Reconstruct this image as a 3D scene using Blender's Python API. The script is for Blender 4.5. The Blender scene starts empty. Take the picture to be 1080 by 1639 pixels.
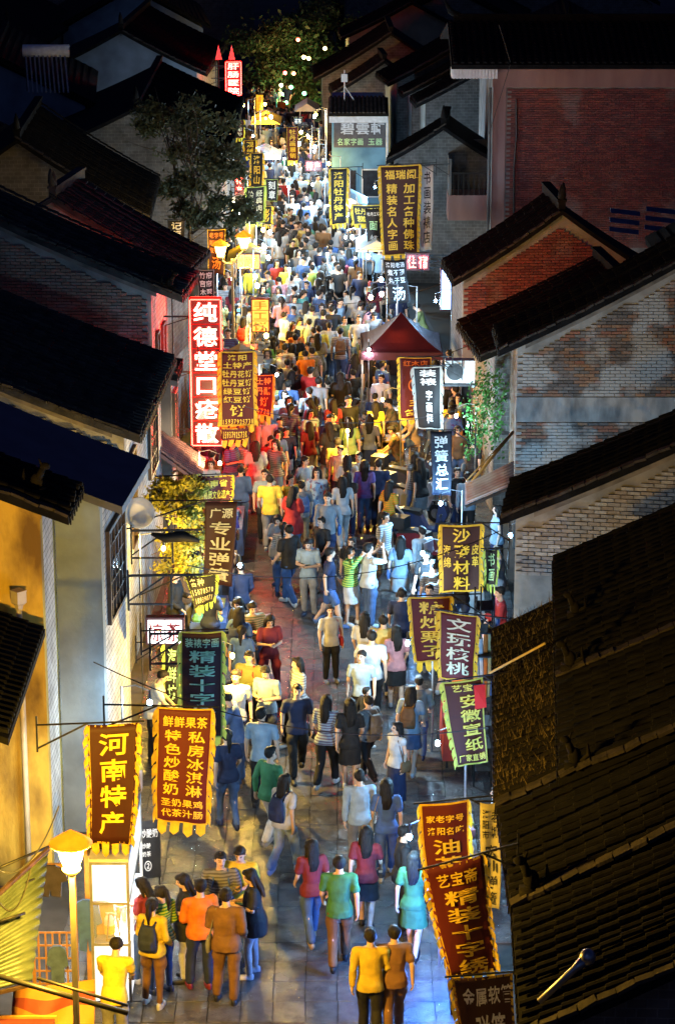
import bpy, bmesh, math, random
import numpy as np
from mathutils import Vector, Matrix, Euler
random.seed(7); np.random.seed(7)
SC = bpy.context.scene
COL = SC.collection
R = math.radians
# ------------------------------------------------------------------ camera
TH = math.atan2(1200, 4000); CT, ST = math.cos(TH), math.sin(TH); F = 4000.0; CH = 17.0
cam = bpy.data.cameras.new('camera'); camo = bpy.data.objects.new('camera', cam); COL.objects.link(camo)
camo.location = (0, 0, CH); camo.rotation_euler = (math.pi/2 - TH, 0, 0)
cam.sensor_fit = 'VERTICAL'; cam.sensor_height = 36; cam.lens = F/1639*36
cam.clip_start = 0.5; cam.clip_end = 2000
SC.camera = camo
# ------------------------------------------------------------------ night sky, moon, exposure
W = bpy.data.worlds.new('World'); SC.world = W; W.use_nodes = True
wn = W.node_tree; bg = wn.nodes['Background']
sky = wn.nodes.new('ShaderNodeTexSky'); sky.sky_type = 'NISHITA'; sky.sun_disc = False
sky.sun_elevation = R(-2.0); sky.sun_rotation = R(200); sky.ozone_density = 4.0
wn.links.new(sky.outputs[0], bg.inputs[0]); bg.inputs[1].default_value = 0.15
sun = bpy.data.lights.new('moon', 'SUN'); sun.energy = 0.010; sun.angle = R(2); sun.color = (.58, .70, 1)
suno = bpy.data.objects.new('moon', sun); COL.objects.link(suno); suno.rotation_euler = (R(50), 0, R(-25))
SC.view_settings.view_transform = 'Standard'; SC.view_settings.look = 'None'
SC.view_settings.exposure = 1.4; SC.view_settings.gamma = 1.0
try:
    SC.cycles.use_light_tree = True
    SC.cycles.max_bounces = 6; SC.cycles.diffuse_bounces = 3; SC.cycles.glossy_bounces = 3
    SC.cycles.transmission_bounces = 5; SC.cycles.transparent_max_bounces = 8
    SC.cycles.caustics_reflective = False; SC.cycles.caustics_refractive = False
    SC.cycles.sample_clamp_indirect = 4.0
except Exception: pass

# ------------------------------------------------------------------ places: photograph pixel + a real height or depth -> world point
def _d(px, py):
    u, v = (px-540)/F, (820-py)/F
    return Vector((u, CT + v*ST, -ST + v*CT))
def at_z(px, py, z):
    d = _d(px, py); t = (z-CH)/d.z; return Vector((0, 0, CH)) + d*t
def at_y(px, py, Y):
    d = _d(px, py); t = Y/d.y; return Vector((0, 0, CH)) + d*t
def proj(p):
    y, z = p[1], p[2]-CH
    w = y*CT - z*ST; v = (y*ST + z*CT)/w
    return 540 + p[0]/w*F, 820 - v*F, w

# ------------------------------------------------------------------ materials
MATS = {}
def mat(name, c1, c2=None, rough=.75, scale=6.0, detail=6, bump=0.0, bscale=None, metal=0.0, spec=.4, emit=None, estr=0.0, trans=0.0, objcol=False, island=None, coord='Object', contrast=(.35, .65), extra=None, alpha=None, transl=0.0, stretch=None):
    if name in MATS: return MATS[name]
    m = bpy.data.materials.new(name); m.use_nodes = True; nt = m.node_tree; N, L = nt.nodes, nt.links
    b = N['Principled BSDF']
    b.inputs['Roughness'].default_value = rough; b.inputs['Metallic'].default_value = metal
    b.inputs['Specular IOR Level'].default_value = spec
    if trans: b.inputs['Transmission Weight'].default_value = trans
    if alpha is not None: b.inputs['Alpha'].default_value = alpha
    tc = N.new('ShaderNodeTexCoord')
    src = tc.outputs[coord] if coord != 'World' else N.new('ShaderNodeNewGeometry').outputs['Position']
    if stretch:
        mp = N.new('ShaderNodeMapping'); mp.inputs['Scale'].default_value = stretch; L.new(src, mp.inputs[0]); src = mp.outputs[0]
    nz = N.new('ShaderNodeTexNoise'); nz.inputs['Scale'].default_value = scale; nz.inputs['Detail'].default_value = detail
    L.new(src, nz.inputs['Vector'])
    rp = N.new('ShaderNodeValToRGB'); rp.color_ramp.elements[0].position = contrast[0]; rp.color_ramp.elements[1].position = contrast[1]
    L.new(nz.outputs['Fac'], rp.inputs[0])
    c2 = c2 or tuple(x*.6 for x in c1)
    rp.color_ramp.elements[0].color = (*c2, 1); rp.color_ramp.elements[1].color = (*c1, 1)
    out = rp.outputs[0]
    if objcol:
        oi = N.new('ShaderNodeObjectInfo'); mx = N.new('ShaderNodeMix'); mx.data_type = 'RGBA'; mx.blend_type = 'MULTIPLY'; mx.inputs[0].default_value = 1
        L.new(oi.outputs['Color'], mx.inputs[6]); L.new(out, mx.inputs[7]); out = mx.outputs[2]
    if island:                                            # a palette picked per brick / per piece
        if island[0] == 'island': rnd = N.new('ShaderNodeNewGeometry').outputs['Random Per Island']
        else: rnd = N.new('ShaderNodeObjectInfo').outputs['Random']
        r2 = N.new('ShaderNodeValToRGB'); r2.color_ramp.interpolation = 'CONSTANT'
        pal = island[1]; cr = r2.color_ramp
        while len(cr.elements) < len(pal): cr.elements.new(1)
        for i, c in enumerate(pal): cr.elements[i].position = i/len(pal); cr.elements[i].color = (*c, 1)
        L.new(rnd, r2.inputs[0])
        mx = N.new('ShaderNodeMix'); mx.data_type = 'RGBA'; mx.blend_type = 'MULTIPLY'; mx.inputs[0].default_value = 1
        L.new(r2.outputs[0], mx.inputs[6]); L.new(out, mx.inputs[7]); out = mx.outputs[2]
        if len(island) > 2:                               # patches of lime wash / soot with a shape of their own
            pc, ps, plo, phi = island[2]
            g = N.new('ShaderNodeNewGeometry'); n2 = N.new('ShaderNodeTexNoise'); n2.inputs['Scale'].default_value = ps; n2.inputs['Detail'].default_value = 5
            L.new(g.outputs['Position'], n2.inputs['Vector'])
            mr = N.new('ShaderNodeMapRange'); mr.inputs[1].default_value = plo; mr.inputs[2].default_value = phi; L.new(n2.outputs['Fac'], mr.inputs[0])
            mx = N.new('ShaderNodeMix'); mx.data_type = 'RGBA'; L.new(mr.outputs[0], mx.inputs[0]); L.new(out, mx.inputs[6]); mx.inputs[7].default_value = (*pc, 1); out = mx.outputs[2]
    L.new(out, b.inputs['Base Color'])
    if bump:
        n3 = N.new('ShaderNodeTexNoise'); n3.inputs['Scale'].default_value = bscale or scale*4; n3.inputs['Detail'].default_value = 4; L.new(src, n3.inputs['Vector'])
        bp = N.new('ShaderNodeBump'); bp.inputs['Strength'].default_value = bump; bp.inputs['Distance'].default_value = .02
        L.new(n3.outputs['Fac'], bp.inputs['Height']); L.new(bp.outputs[0], b.inputs['Normal'])
    if emit:
        b.inputs['Emission Color'].default_value = (*emit, 1); b.inputs['Emission Strength'].default_value = estr
    if transl:
        tl = N.new('ShaderNodeBsdfTranslucent'); ms = N.new('ShaderNodeMixShader'); ms.inputs[0].default_value = transl
        L.new(out, tl.inputs[0]); L.new(b.outputs[0], ms.inputs[1]); L.new(tl.outputs[0], ms.inputs[2]); L.new(ms.outputs[0], N['Material Output'].inputs[0])
    MATS[name] = m; return m
def emis(name, c, s):
    if name in MATS: return MATS[name]
    m = bpy.data.materials.new(name); m.use_nodes = True; N = m.node_tree.nodes; b = N['Principled BSDF']
    b.inputs['Base Color'].default_value = (.6, .6, .6, 1); b.inputs['Emission Color'].default_value = (*c, 1); b.inputs['Emission Strength'].default_value = s
    MATS[name] = m; return m

# ------------------------------------------------------------------ object helpers
def tag(o, label, cat, group=None, kind=None):
    if label: o['label'] = label
    if cat: o['category'] = cat
    if group: o['group'] = group
    if kind: o['kind'] = kind
    return o
def empty(name, label, cat, loc=(0, 0, 0), rz=0.0, group=None):
    o = bpy.data.objects.new(name, None); COL.objects.link(o); o.location = loc; o.rotation_euler = (0, 0, rz); o.empty_display_size = .1
    return tag(o, label, cat, group)
def link(name, me, m=None, parent=None, loc=None, rot=None):
    o = bpy.data.objects.new(name, me); COL.objects.link(o)
    if m is not None and not me.materials: me.materials.append(m)
    if parent is not None: o.parent = parent
    if loc is not None: o.location = loc
    if rot is not None: o.rotation_euler = rot
    return o
class MB:
    """collects faces, then becomes one mesh"""
    def __init__(s): s.v = []; s.f = []
    def add(s, vs, fs):
        n = len(s.v); s.v += [tuple(v) for v in vs]; s.f += [tuple(i+n for i in f) for f in fs]; return s
    def box(s, x0, x1, y0, y1, z0, z1):
        return s.add([(x0,y0,z0),(x1,y0,z0),(x1,y1,z0),(x0,y1,z0),(x0,y0,z1),(x1,y0,z1),(x1,y1,z1),(x0,y1,z1)],
                     [(0,3,2,1),(4,5,6,7),(0,1,5,4),(1,2,6,5),(2,3,7,6),(3,0,4,7)])
    def obox(s, c, ax, ay, az):                      # centre and three half vectors
        c, ax, ay, az = Vector(c), Vector(ax), Vector(ay), Vector(az)
        vs = [c+i*ax+j*ay+k*az for k in (-1,1) for j in (-1,1) for i in (-1,1)]
        return s.add(vs, [(0,2,3,1),(4,5,7,6),(0,1,5,4),(1,3,7,5),(3,2,6,7),(2,0,4,6)])
    def bar(s, a, b, w, h=None):
        a, b = Vector(a), Vector(b); d = b-a; h = h or w; l = d.length
        if l < 1e-6: return s
        d.normalize(); up = Vector((0,0,1)) if abs(d.z) < .95 else Vector((1,0,0)); sd = d.cross(up).normalized(); up = sd.cross(d)
        return s.obox((a+b)/2, d*l/2, sd*w/2, up*h/2)
    def tube(s, pts, r, n=8, cap=True):
        pts = [Vector(p) for p in pts]; rs = r if isinstance(r, (list, tuple)) else [r]*len(pts); vs = []; ref = None
        for i, p in enumerate(pts):
            d = (pts[min(i+1, len(pts)-1)]-pts[max(i-1, 0)]).normalized()
            if ref is None: ref = d.orthogonal().normalized()
            ref = (ref-d*ref.dot(d)).normalized(); q = d.cross(ref)
            vs += [p+(ref*math.cos(2*math.pi*k/n)+q*math.sin(2*math.pi*k/n))*rs[i] for k in range(n)]
        fs = [(i*n+k, i*n+(k+1) % n, (i+1)*n+(k+1) % n, (i+1)*n+k) for i in range(len(pts)-1) for k in range(n)]
        if cap: fs += [tuple(range(n))[::-1], tuple(range((len(pts)-1)*n, len(pts)*n))]
        return s.add(vs, fs)
    def lathe(s, c, prof, n=16):                     # prof: (radius, z) from bottom to top
        c = Vector(c); vs = [c+Vector((r*math.cos(2*math.pi*k/n), r*math.sin(2*math.pi*k/n), z)) for r, z in prof for k in range(n)]
        fs = [(i*n+k, i*n+(k+1) % n, (i+1)*n+(k+1) % n, (i+1)*n+k) for i in range(len(prof)-1) for k in range(n)]
        fs += [tuple(range(n))[::-1], tuple(range((len(prof)-1)*n, len(prof)*n))]
        return s.add(vs, fs)
    def ball(s, c, r, n=8, m=6):
        r = r if isinstance(r, (tuple, list)) else (r, r, r); c = Vector(c); vs = [c-Vector((0,0,r[2]))]
        for i in range(1, m):
            a = -math.pi/2+math.pi*i/m
            vs += [c+Vector((r[0]*math.cos(a)*math.cos(2*math.pi*k/n), r[1]*math.cos(a)*math.sin(2*math.pi*k/n), r[2]*math.sin(a))) for k in range(n)]
        vs.append(c+Vector((0,0,r[2]))); T = len(vs)-1
        fs = [(0, 1+(k+1) % n, 1+k) for k in range(n)]
        fs += [(1+i*n+k, 1+i*n+(k+1) % n, 1+(i+1)*n+(k+1) % n, 1+(i+1)*n+k) for i in range(m-2) for k in range(n)]
        fs += [(T, T-n+k, T-n+(k+1) % n) for k in range(n)]
        return s.add(vs, fs)
    def prism(s, poly, a, b, axis='y'):              # polygon (two coordinates) extruded along an axis
        n = len(poly); mk = {'y': lambda p, t: (p[0], t, p[1]), 'x': lambda p, t: (t, p[0], p[1]), 'z': lambda p, t: (p[0], p[1], t)}[axis]
        vs = [mk(p, a) for p in poly]+[mk(p, b) for p in poly]
        return s.add(vs, [tuple(range(n)), tuple(range(n, 2*n))[::-1]]+[(i, n+i, n+(i+1) % n, (i+1) % n) for i in range(n)])
    def mesh(s, name='m', smooth=False):
        me = bpy.data.meshes.new(name); me.from_pydata(s.v, [], s.f); 
        bm = bmesh.new(); bm.from_mesh(me); bmesh.ops.recalc_face_normals(bm, faces=bm.faces); bm.to_mesh(me); bm.free()
        if smooth: me.polygons.foreach_set('use_smooth', [True]*len(me.polygons))
        return me
    def build(s, name, m, parent=None, loc=None, rot=None, smooth=False):
        me = s.mesh(name, smooth); me.materials.append(m); return link(name, me, None, parent, loc, rot)
def copy_tree(o, parent=None):
    c = o.copy(); COL.objects.link(c); c.parent = parent
    for ch in list(o.children): copy_tree(ch, c)
    return c
def point(name, loc, col, power, r=.05, parent=None):
    l = bpy.data.lights.new(name, 'POINT'); l.energy = power; l.color = col; l.shadow_soft_size = r
    o = bpy.data.objects.new(name, l); COL.objects.link(o); o.location = loc
    if parent is not None: o.parent = parent
    return o
# ------------------------------------------------------------------ Chinese and Latin glyphs as outlines
GLY = {}
def load_glyphs(chars, off=.016, G=None):
    G = GLY if G is None else G; obs = []
    for ch in sorted(set(chars)):
        if ch in G or ch == ' ': continue
        c = bpy.data.curves.new('g', 'FONT'); c.body = ch; c.offset = off; c.resolution_u = 2
        o = bpy.data.objects.new('g', c); COL.objects.link(o); obs.append((ch, o))
    bpy.context.view_layer.update(); dg = bpy.context.evaluated_depsgraph_get()
    for ch, o in obs:
        me = bpy.data.meshes.new_from_object(o.evaluated_get(dg))
        v = np.array([tuple(q.co)[:2] for q in me.vertices]); f = [tuple(p.vertices) for p in me.polygons]
        if len(v):
            lo, hi = v.min(0), v.max(0); cjk = ord(ch) > 0x2000
            if cjk: v = (v-np.array([.5, .38]))          # em box centred
            else: v = (v-np.array([(lo[0]+hi[0])/2, .36]))
            G[ch] = (v, f)
        bpy.data.meshes.remove(me)
    for ch, o in obs:
        c = o.data; bpy.data.objects.remove(o); bpy.data.curves.remove(c)
# ------------------------------------------------------------------ surface materials
TILE = mat('roof_tile', (.009, .009, .010), (.004, .004, .0045), rough=.95, spec=.12, scale=3, bump=.4, coord='World')
TILE_LIGHTENED = mat('lightened_roof_tile', (.055, .053, .052), (.022, .021, .021), rough=.9, spec=.2, scale=3, bump=.4, coord='World')  # same tile; light missing on the left roofs is put into its colour
TILEB = mat('blue_sheet_roof', (.10, .11, .16), (.07, .08, .12), rough=.6, scale=2, coord='World')
TILER = mat('mossy_tile', (.015, .013, .010), (.007, .0065, .006), rough=.95, spec=.12, scale=2.2, bump=.4, coord='World')
VERGE = mat('verge_tile', (.055, .045, .036), (.018, .015, .012), rough=.85, scale=5, bump=.4, coord='World')  # lighter than the roof tile: orange lamplight put into the edge tiles
WOODD = mat('dark_wood', (.05, .028, .018), (.02, .012, .008), rough=.6, scale=9, coord='World')
MORTAR = mat('mortar', (.30, .29, .27), (.16, .155, .145), rough=.95, scale=2, bump=.3, coord='World')
OCHRE = mat('ochre_plaster', (.60, .41, .06), (.17, .10, .018), rough=.9, scale=1.7, detail=14, contrast=(.36, .56), bump=.6, bscale=9, coord='World', stretch=(1, 1, .45))
GREYPL = mat('grey_plaster', (.30, .38, .44), (.17, .21, .24), rough=.9, scale=1.0, bump=.2, bscale=12, coord='World')
DKPL = mat('dark_plaster', (.17, .16, .155), (.08, .075, .07), rough=.9, scale=.8, bump=.2, coord='World')
PINKPL = mat('rose_plaster', (.36, .21, .18), (.20, .10, .09), rough=.9, scale=1.4, contrast=(.3, .7), bump=.2, coord='World', stretch=(1, 1, .25))
CONC = mat('concrete', (.33, .32, .30), (.13, .125, .12), rough=.9, scale=3.5, detail=12, contrast=(.3, .6), bump=.2, coord='World', stretch=(1, 1, .4))
STEEL = mat('dark_steel', (.03, .03, .032), (.015, .015, .016), rough=.5, scale=10, metal=.6)
GALV = mat('galvanised_steel', (.45, .46, .48), (.30, .31, .33), rough=.35, scale=8, metal=.8)
WHITEP = mat('white_paint', (.72, .73, .74), (.58, .58, .58), rough=.5, scale=7)
GLASSD = mat('dark_pane', (.03, .035, .045), (.02, .02, .025), rough=.12, spec=.6)
BLACKP = mat('black_plastic', (.012, .012, .013), (.02, .02, .02), rough=.4)
def bricktex(name, c1, c2, mo, sx=1.0, rough=.9, bw=.5, rh=.25, scale=2.2):
    m = bpy.data.materials.new(name); m.use_nodes = True; N, L = m.node_tree.nodes, m.node_tree.links; b = N['Principled BSDF']; b.inputs['Roughness'].default_value = rough
    tc = N.new('ShaderNodeTexCoord'); sp = N.new('ShaderNodeSeparateXYZ'); cb = N.new('ShaderNodeCombineXYZ'); L.new(tc.outputs['Object'], sp.inputs[0])
    ad = N.new('ShaderNodeMath'); L.new(sp.outputs[0], ad.inputs[0]); L.new(sp.outputs[1], ad.inputs[1])
    L.new(ad.outputs[0], cb.inputs[0]); L.new(sp.outputs[2], cb.inputs[1])
    br = N.new('ShaderNodeTexBrick'); br.inputs['Scale'].default_value = scale; br.inputs['Mortar Size'].default_value = .018
    br.inputs['Brick Width'].default_value = bw; br.inputs['Row Height'].default_value = rh
    br.inputs['Color1'].default_value = (*c1, 1); br.inputs['Color2'].default_value = (*c2, 1); br.inputs['Mortar'].default_value = (*mo, 1)
    L.new(cb.outputs[0], br.inputs['Vector'])
    nz = N.new('ShaderNodeTexNoise'); nz.inputs['Scale'].default_value = 3; nz.inputs['Detail'].default_value = 5; L.new(tc.outputs['Object'], nz.inputs['Vector'])
    mr = N.new('ShaderNodeMapRange'); mr.inputs[1].default_value = .3; mr.inputs[2].default_value = .7; mr.inputs[3].default_value = .55; mr.inputs[4].default_value = 1.1; L.new(nz.outputs['Fac'], mr.inputs[0])
    mx = N.new('ShaderNodeMix'); mx.data_type = 'RGBA'; mx.blend_type = 'MULTIPLY'; mx.inputs[0].default_value = 1; L.new(br.outputs[0], mx.inputs[6]); L.new(mr.outputs[0], mx.inputs[7]); L.new(mx.outputs[2], b.inputs['Base Color'])
    bp = N.new('ShaderNodeBump'); bp.inputs['Strength'].default_value = .6; bp.inputs['Distance'].default_value = .01; bp.invert = True
    L.new(br.outputs['Fac'], bp.inputs['Height']); L.new(bp.outputs[0], b.inputs['Normal']); MATS[name] = m; return m
FWHITE = bricktex('pale_facade_brick', (.56, .57, .57), (.47, .48, .48), (.16, .16, .16))
FGREY = bricktex('grey_facade_brick', (.22, .215, .21), (.16, .155, .15), (.3, .3, .29))
FDARK = bricktex('dark_house_brick', (.12, .115, .11), (.09, .085, .08), (.17, .165, .16))
def brick_mats(name, pal, patch):
    return (mat(name, (1, 1, 1), (.72, .72, .72), rough=.92, scale=18, bump=.35, coord='World', island=('obj', pal, patch)),
            mat(name+'_run', (1, 1, 1), (.72, .72, .72), rough=.92, scale=18, bump=.35, coord='World', island=('island', pal, patch)))
BR_WEATHER = brick_mats('weathered_brick', [(.25, .14, .09), (.17, .14, .12), (.30, .17, .10), (.14, .12, .11), (.20, .17, .15), (.28, .12, .075), (.11, .095, .085), (.19, .15, .13)], ((.34, .33, .31), 1.1, .49, .58))
BR_RED = brick_mats('red_brick', [(.30, .10, .075), (.24, .09, .07), (.34, .13, .09), (.20, .085, .07), (.28, .12, .09), (.25, .11, .09)], ((.36, .30, .27), 1.1, .56, .72))
BR_MAROON = brick_mats('maroon_brick', [(.24, .06, .05), (.18, .05, .045), (.27, .08, .06), (.15, .05, .045), (.22, .07, .055)], ((.26, .19, .17), .8, .54, .75))
BR_TAN = brick_mats('tan_brick', [(.32, .20, .14), (.28, .18, .13), (.36, .24, .17), (.24, .17, .13), (.31, .19, .13), (.27, .21, .17)], ((.40, .37, .33), 1.3, .56, .70))
BR_WHITE = brick_mats('limewashed_brick', [(.36, .35, .33), (.30, .29, .28), (.40, .39, .37), (.25, .24, .23), (.33, .29, .25), (.28, .24, .20)], ((.30, .20, .14), 1.2, .60, .74))
BR_GREY = brick_mats('grey_brick', [(.20, .19, .18), (.17, .165, .16), (.23, .22, .21), (.15, .145, .14), (.19, .18, .165)], ((.30, .29, .28), 1.0, .60, .75))

# ------------------------------------------------------------------ ground and street
g = MB().add([(-900, -60, 0), (900, -60, 0), (900, 1500, 0), (-900, 1500, 0)], [(0, 1, 2, 3)]).build('ground', mat('bare_earth', (.06, .055, .05), (.035, .033, .03), rough=.95, scale=.3, coord='World'))
g['kind'] = 'structure'
XL = [(20, -4.6), (30, -4.5), (36, -4.3), (40, -3.9), (50, -3.8), (62, -3.8), (80, -4.2), (100, -4.2), (130, -5.0), (175, -6.5)]
XR = [(20, 2.2), (26, 2.4), (32, 2.5), (40, 2.9), (45, 3.3), (56, 3.9), (65, 3.4), (80, 2.1), (95, .5), (110, -.4), (130, -1.4), (175, -3.0)]
def lerp(T, y):
    if y <= T[0][0]: return T[0][1]
    for (a, b), (c, d) in zip(T, T[1:]):
        if y <= c: return b+(d-b)*(y-a)/(c-a)
    return T[-1][1]
def paving_mat(name, kind):
    pal = [tuple(c*.72 for c in q) for q in ((.115, .115, .118), (.14, .138, .136), (.095, .098, .105), (.155, .15, .142), (.125, .122, .12), (.105, .108, .112), (.132, .128, .12))]
    m = mat(name, (1, 1, 1), (.55, .55, .57), rough=.4, scale=5, bump=.55, bscale=60, spec=.5, coord='World', island=(kind, pal, ((.06, .06, .065), .7, .55, .75)))
    N, L = m.node_tree.nodes, m.node_tree.links; b = N['Principled BSDF']; gg = N.new('ShaderNodeNewGeometry'); nz = N.new('ShaderNodeTexNoise'); nz.inputs['Scale'].default_value = 1.6; nz.inputs['Detail'].default_value = 8
    L.new(gg.outputs['Position'], nz.inputs['Vector']); mr = N.new('ShaderNodeMapRange'); mr.inputs[1].default_value = .35; mr.inputs[2].default_value = .65; mr.inputs[3].default_value = .06; mr.inputs[4].default_value = .32
    L.new(nz.outputs['Fac'], mr.inputs[0]); L.new(mr.outputs[0], b.inputs['Roughness']); return m
PAVE, PAVER = paving_mat('paving_stone', 'obj'), paving_mat('paving_stone_run', 'island')
ys = [20, 26, 32, 40, 45, 50, 56, 65, 80, 95, 110, 130, 175]
sv = [(lerp(XL, y)-.6, y, .006) for y in ys]+[(lerp(XR, y)+.6, y, .006) for y in ys]; n = len(ys)
street = MB().add(sv, [(i, n+i, n+i+1, i+1) for i in range(n-1)]).build('street', mat('street_bed', (.055, .053, .05), (.035, .034, .033), rough=.7, scale=4, coord='World'))
street['kind'] = 'structure'
SLX, SLY = .46, .62
cells = []
for j in range(int((126-26)/SLY)):
    y = 26+SLY*(j+.5)
    for i in range(-12, 12):
        x = SLX*(i+.5)+((j*37 % 5)-2)*.004
        if lerp(XL, y)+.1 < x < lerp(XR, y)-.05: cells.append((x, y))
def slabmesh():
    a, b, t, k = SLX/2-.004, SLY/2-.004, .03, .005
    m = MB(); m.add([(-a,-b,0),(a,-b,0),(a,b,0),(-a,b,0),(-a,-b,t-k),(a,-b,t-k),(a,b,t-k),(-a,b,t-k),(-a+k,-b+k,t),(a-k,-b+k,t),(a-k,b-k,t),(-a+k,b-k,t)],
        [(8,9,10,11)]+[(i, (i+1) % 4, 4+(i+1) % 4, 4+i) for i in range(4)]+[(4+i, 4+(i+1) % 4, 8+(i+1) % 4, 8+i) for i in range(4)]); return m
vis = [c for c in cells if 150 < proj((c[0], c[1], 0))[0] < 900 and proj((c[0], c[1], 0))[1] < 1670]
ind = set(sorted(vis, key=lambda c: c[1])[:300])
me = slabmesh().mesh('paving_slab'); me.materials.append(PAVE)
rest = MB(); sm = slabmesh()
for c in cells:
    dz = random.uniform(-.004, .004)
    if c in ind:
        o = link('paving_slab', me, None, street, (c[0], c[1], .008+dz)); o.rotation_euler = (random.gauss(0, .004), random.gauss(0, .004), 0)
    else: rest.add([(v[0]+c[0], v[1]+c[1], v[2]+.008+dz) for v in sm.v], sm.f)
o = rest.build('paving', PAVER, street); o['kind'] = 'stuff'

# ------------------------------------------------------------------ houses
def inside(poly, x, z):
    c = False; n = len(poly)
    for i in range(n):
        (x0, z0), (x1, z1) = poly[i], poly[(i+1) % n]
        if (z0 > z) != (z1 > z) and x < (x1-x0)*(z-z0)/(z1-z0)+x0: c = not c
    return c
def bricks(wall, root, poly, y, mats, vis, bl=.215, bh=.062, limit=300, skip=None):
    """running bond on the plane local y = const, looking towards -y"""
    M = root.matrix_basis; x0 = min(p[0] for p in poly); x1 = max(p[0] for p in poly); z1 = max(p[1] for p in poly); z0 = min(p[1] for p in poly)
    me = MB().box(-bl/2, bl/2, -.022, .03, -bh/2, bh/2).mesh('brick'); me.materials.append(mats[0]); run = MB(); cs = []
    k = int(z0/(bh+.012))
    while k*(bh+.012) < z1:
        z = k*(bh+.012)+bh/2; x = x0-bl+(k % 2)*(bl+.012)/2; k += 1
        while x < x1:
            if all(inside(poly, x+dx, z+dz) for dx in (-bl*.45, bl*.45) for dz in (-bh*.5, bh*.5)) and not (skip and skip[0] < z < skip[1]):
                p = proj(M @ Vector((x, y, z)))
                if vis[0] < p[0] < vis[2] and vis[1] < p[1] < vis[3]: cs.append((x, z))
            x += bl+.012
    random.shuffle(cs)
    for q, (x, z) in enumerate(cs):
        dy = random.uniform(-.008, .008); 
        if q < limit:
            o = link('brick', me, None, wall, (x+random.uniform(-.004, .004), y+dy, z), (random.gauss(0, .01), random.gauss(0, .012), random.gauss(0, .012))); o.scale = (random.uniform(.93, 1.02), 1, random.uniform(.88, 1.03))
        else: run.box(x-bl/2, x+bl/2, y-.022+dy, y+.03, z-bh/2, z+bh/2)
    if run.v: o = run.build('brickwork', mats[1], wall); o['kind'] = 'stuff'
TILEROW = {}
def tile_row(prof, side):                             # prof: list of (t, z) ridge to eave; cover tiles overlap like a stepped tube
    m = MB(); total = 0; segs = []
    L = [0]
    for a, b in zip(prof, prof[1:]): L.append(L[-1]+math.hypot(b[0]-a[0], b[1]-a[1]))
    def ev(s):
        for i in range(len(L)-1):
            if s <= L[i+1] or i == len(L)-2:
                k = (s-L[i])/(L[i+1]-L[i]); return (prof[i][0]+k*(prof[i+1][0]-prof[i][0]), prof[i][1]+k*(prof[i+1][1]-prof[i][1]))
    nt = max(3, int(L[-1]/.26)); n = 5
    for q in range(nt):
        a, b = ev(L[-1]*q/nt), ev(L[-1]*min(1, (q+1.08)/nt)); r = .058; lift0, lift1 = .03, .055
        vs = []
        for (t, z), lf in ((a, lift0), (b, lift1)):
            vs += [(side*t, r*math.cos(math.pi*k/(n-1)), z+lf+r*.9*math.sin(math.pi*k/(n-1))) for k in range(n)]
        m.add(vs, [(k, k+1, n+k+1, n+k) for k in range(n-1)]+[tuple(range(n, 2*n))])
    return m.mesh('tile_row')
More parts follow.
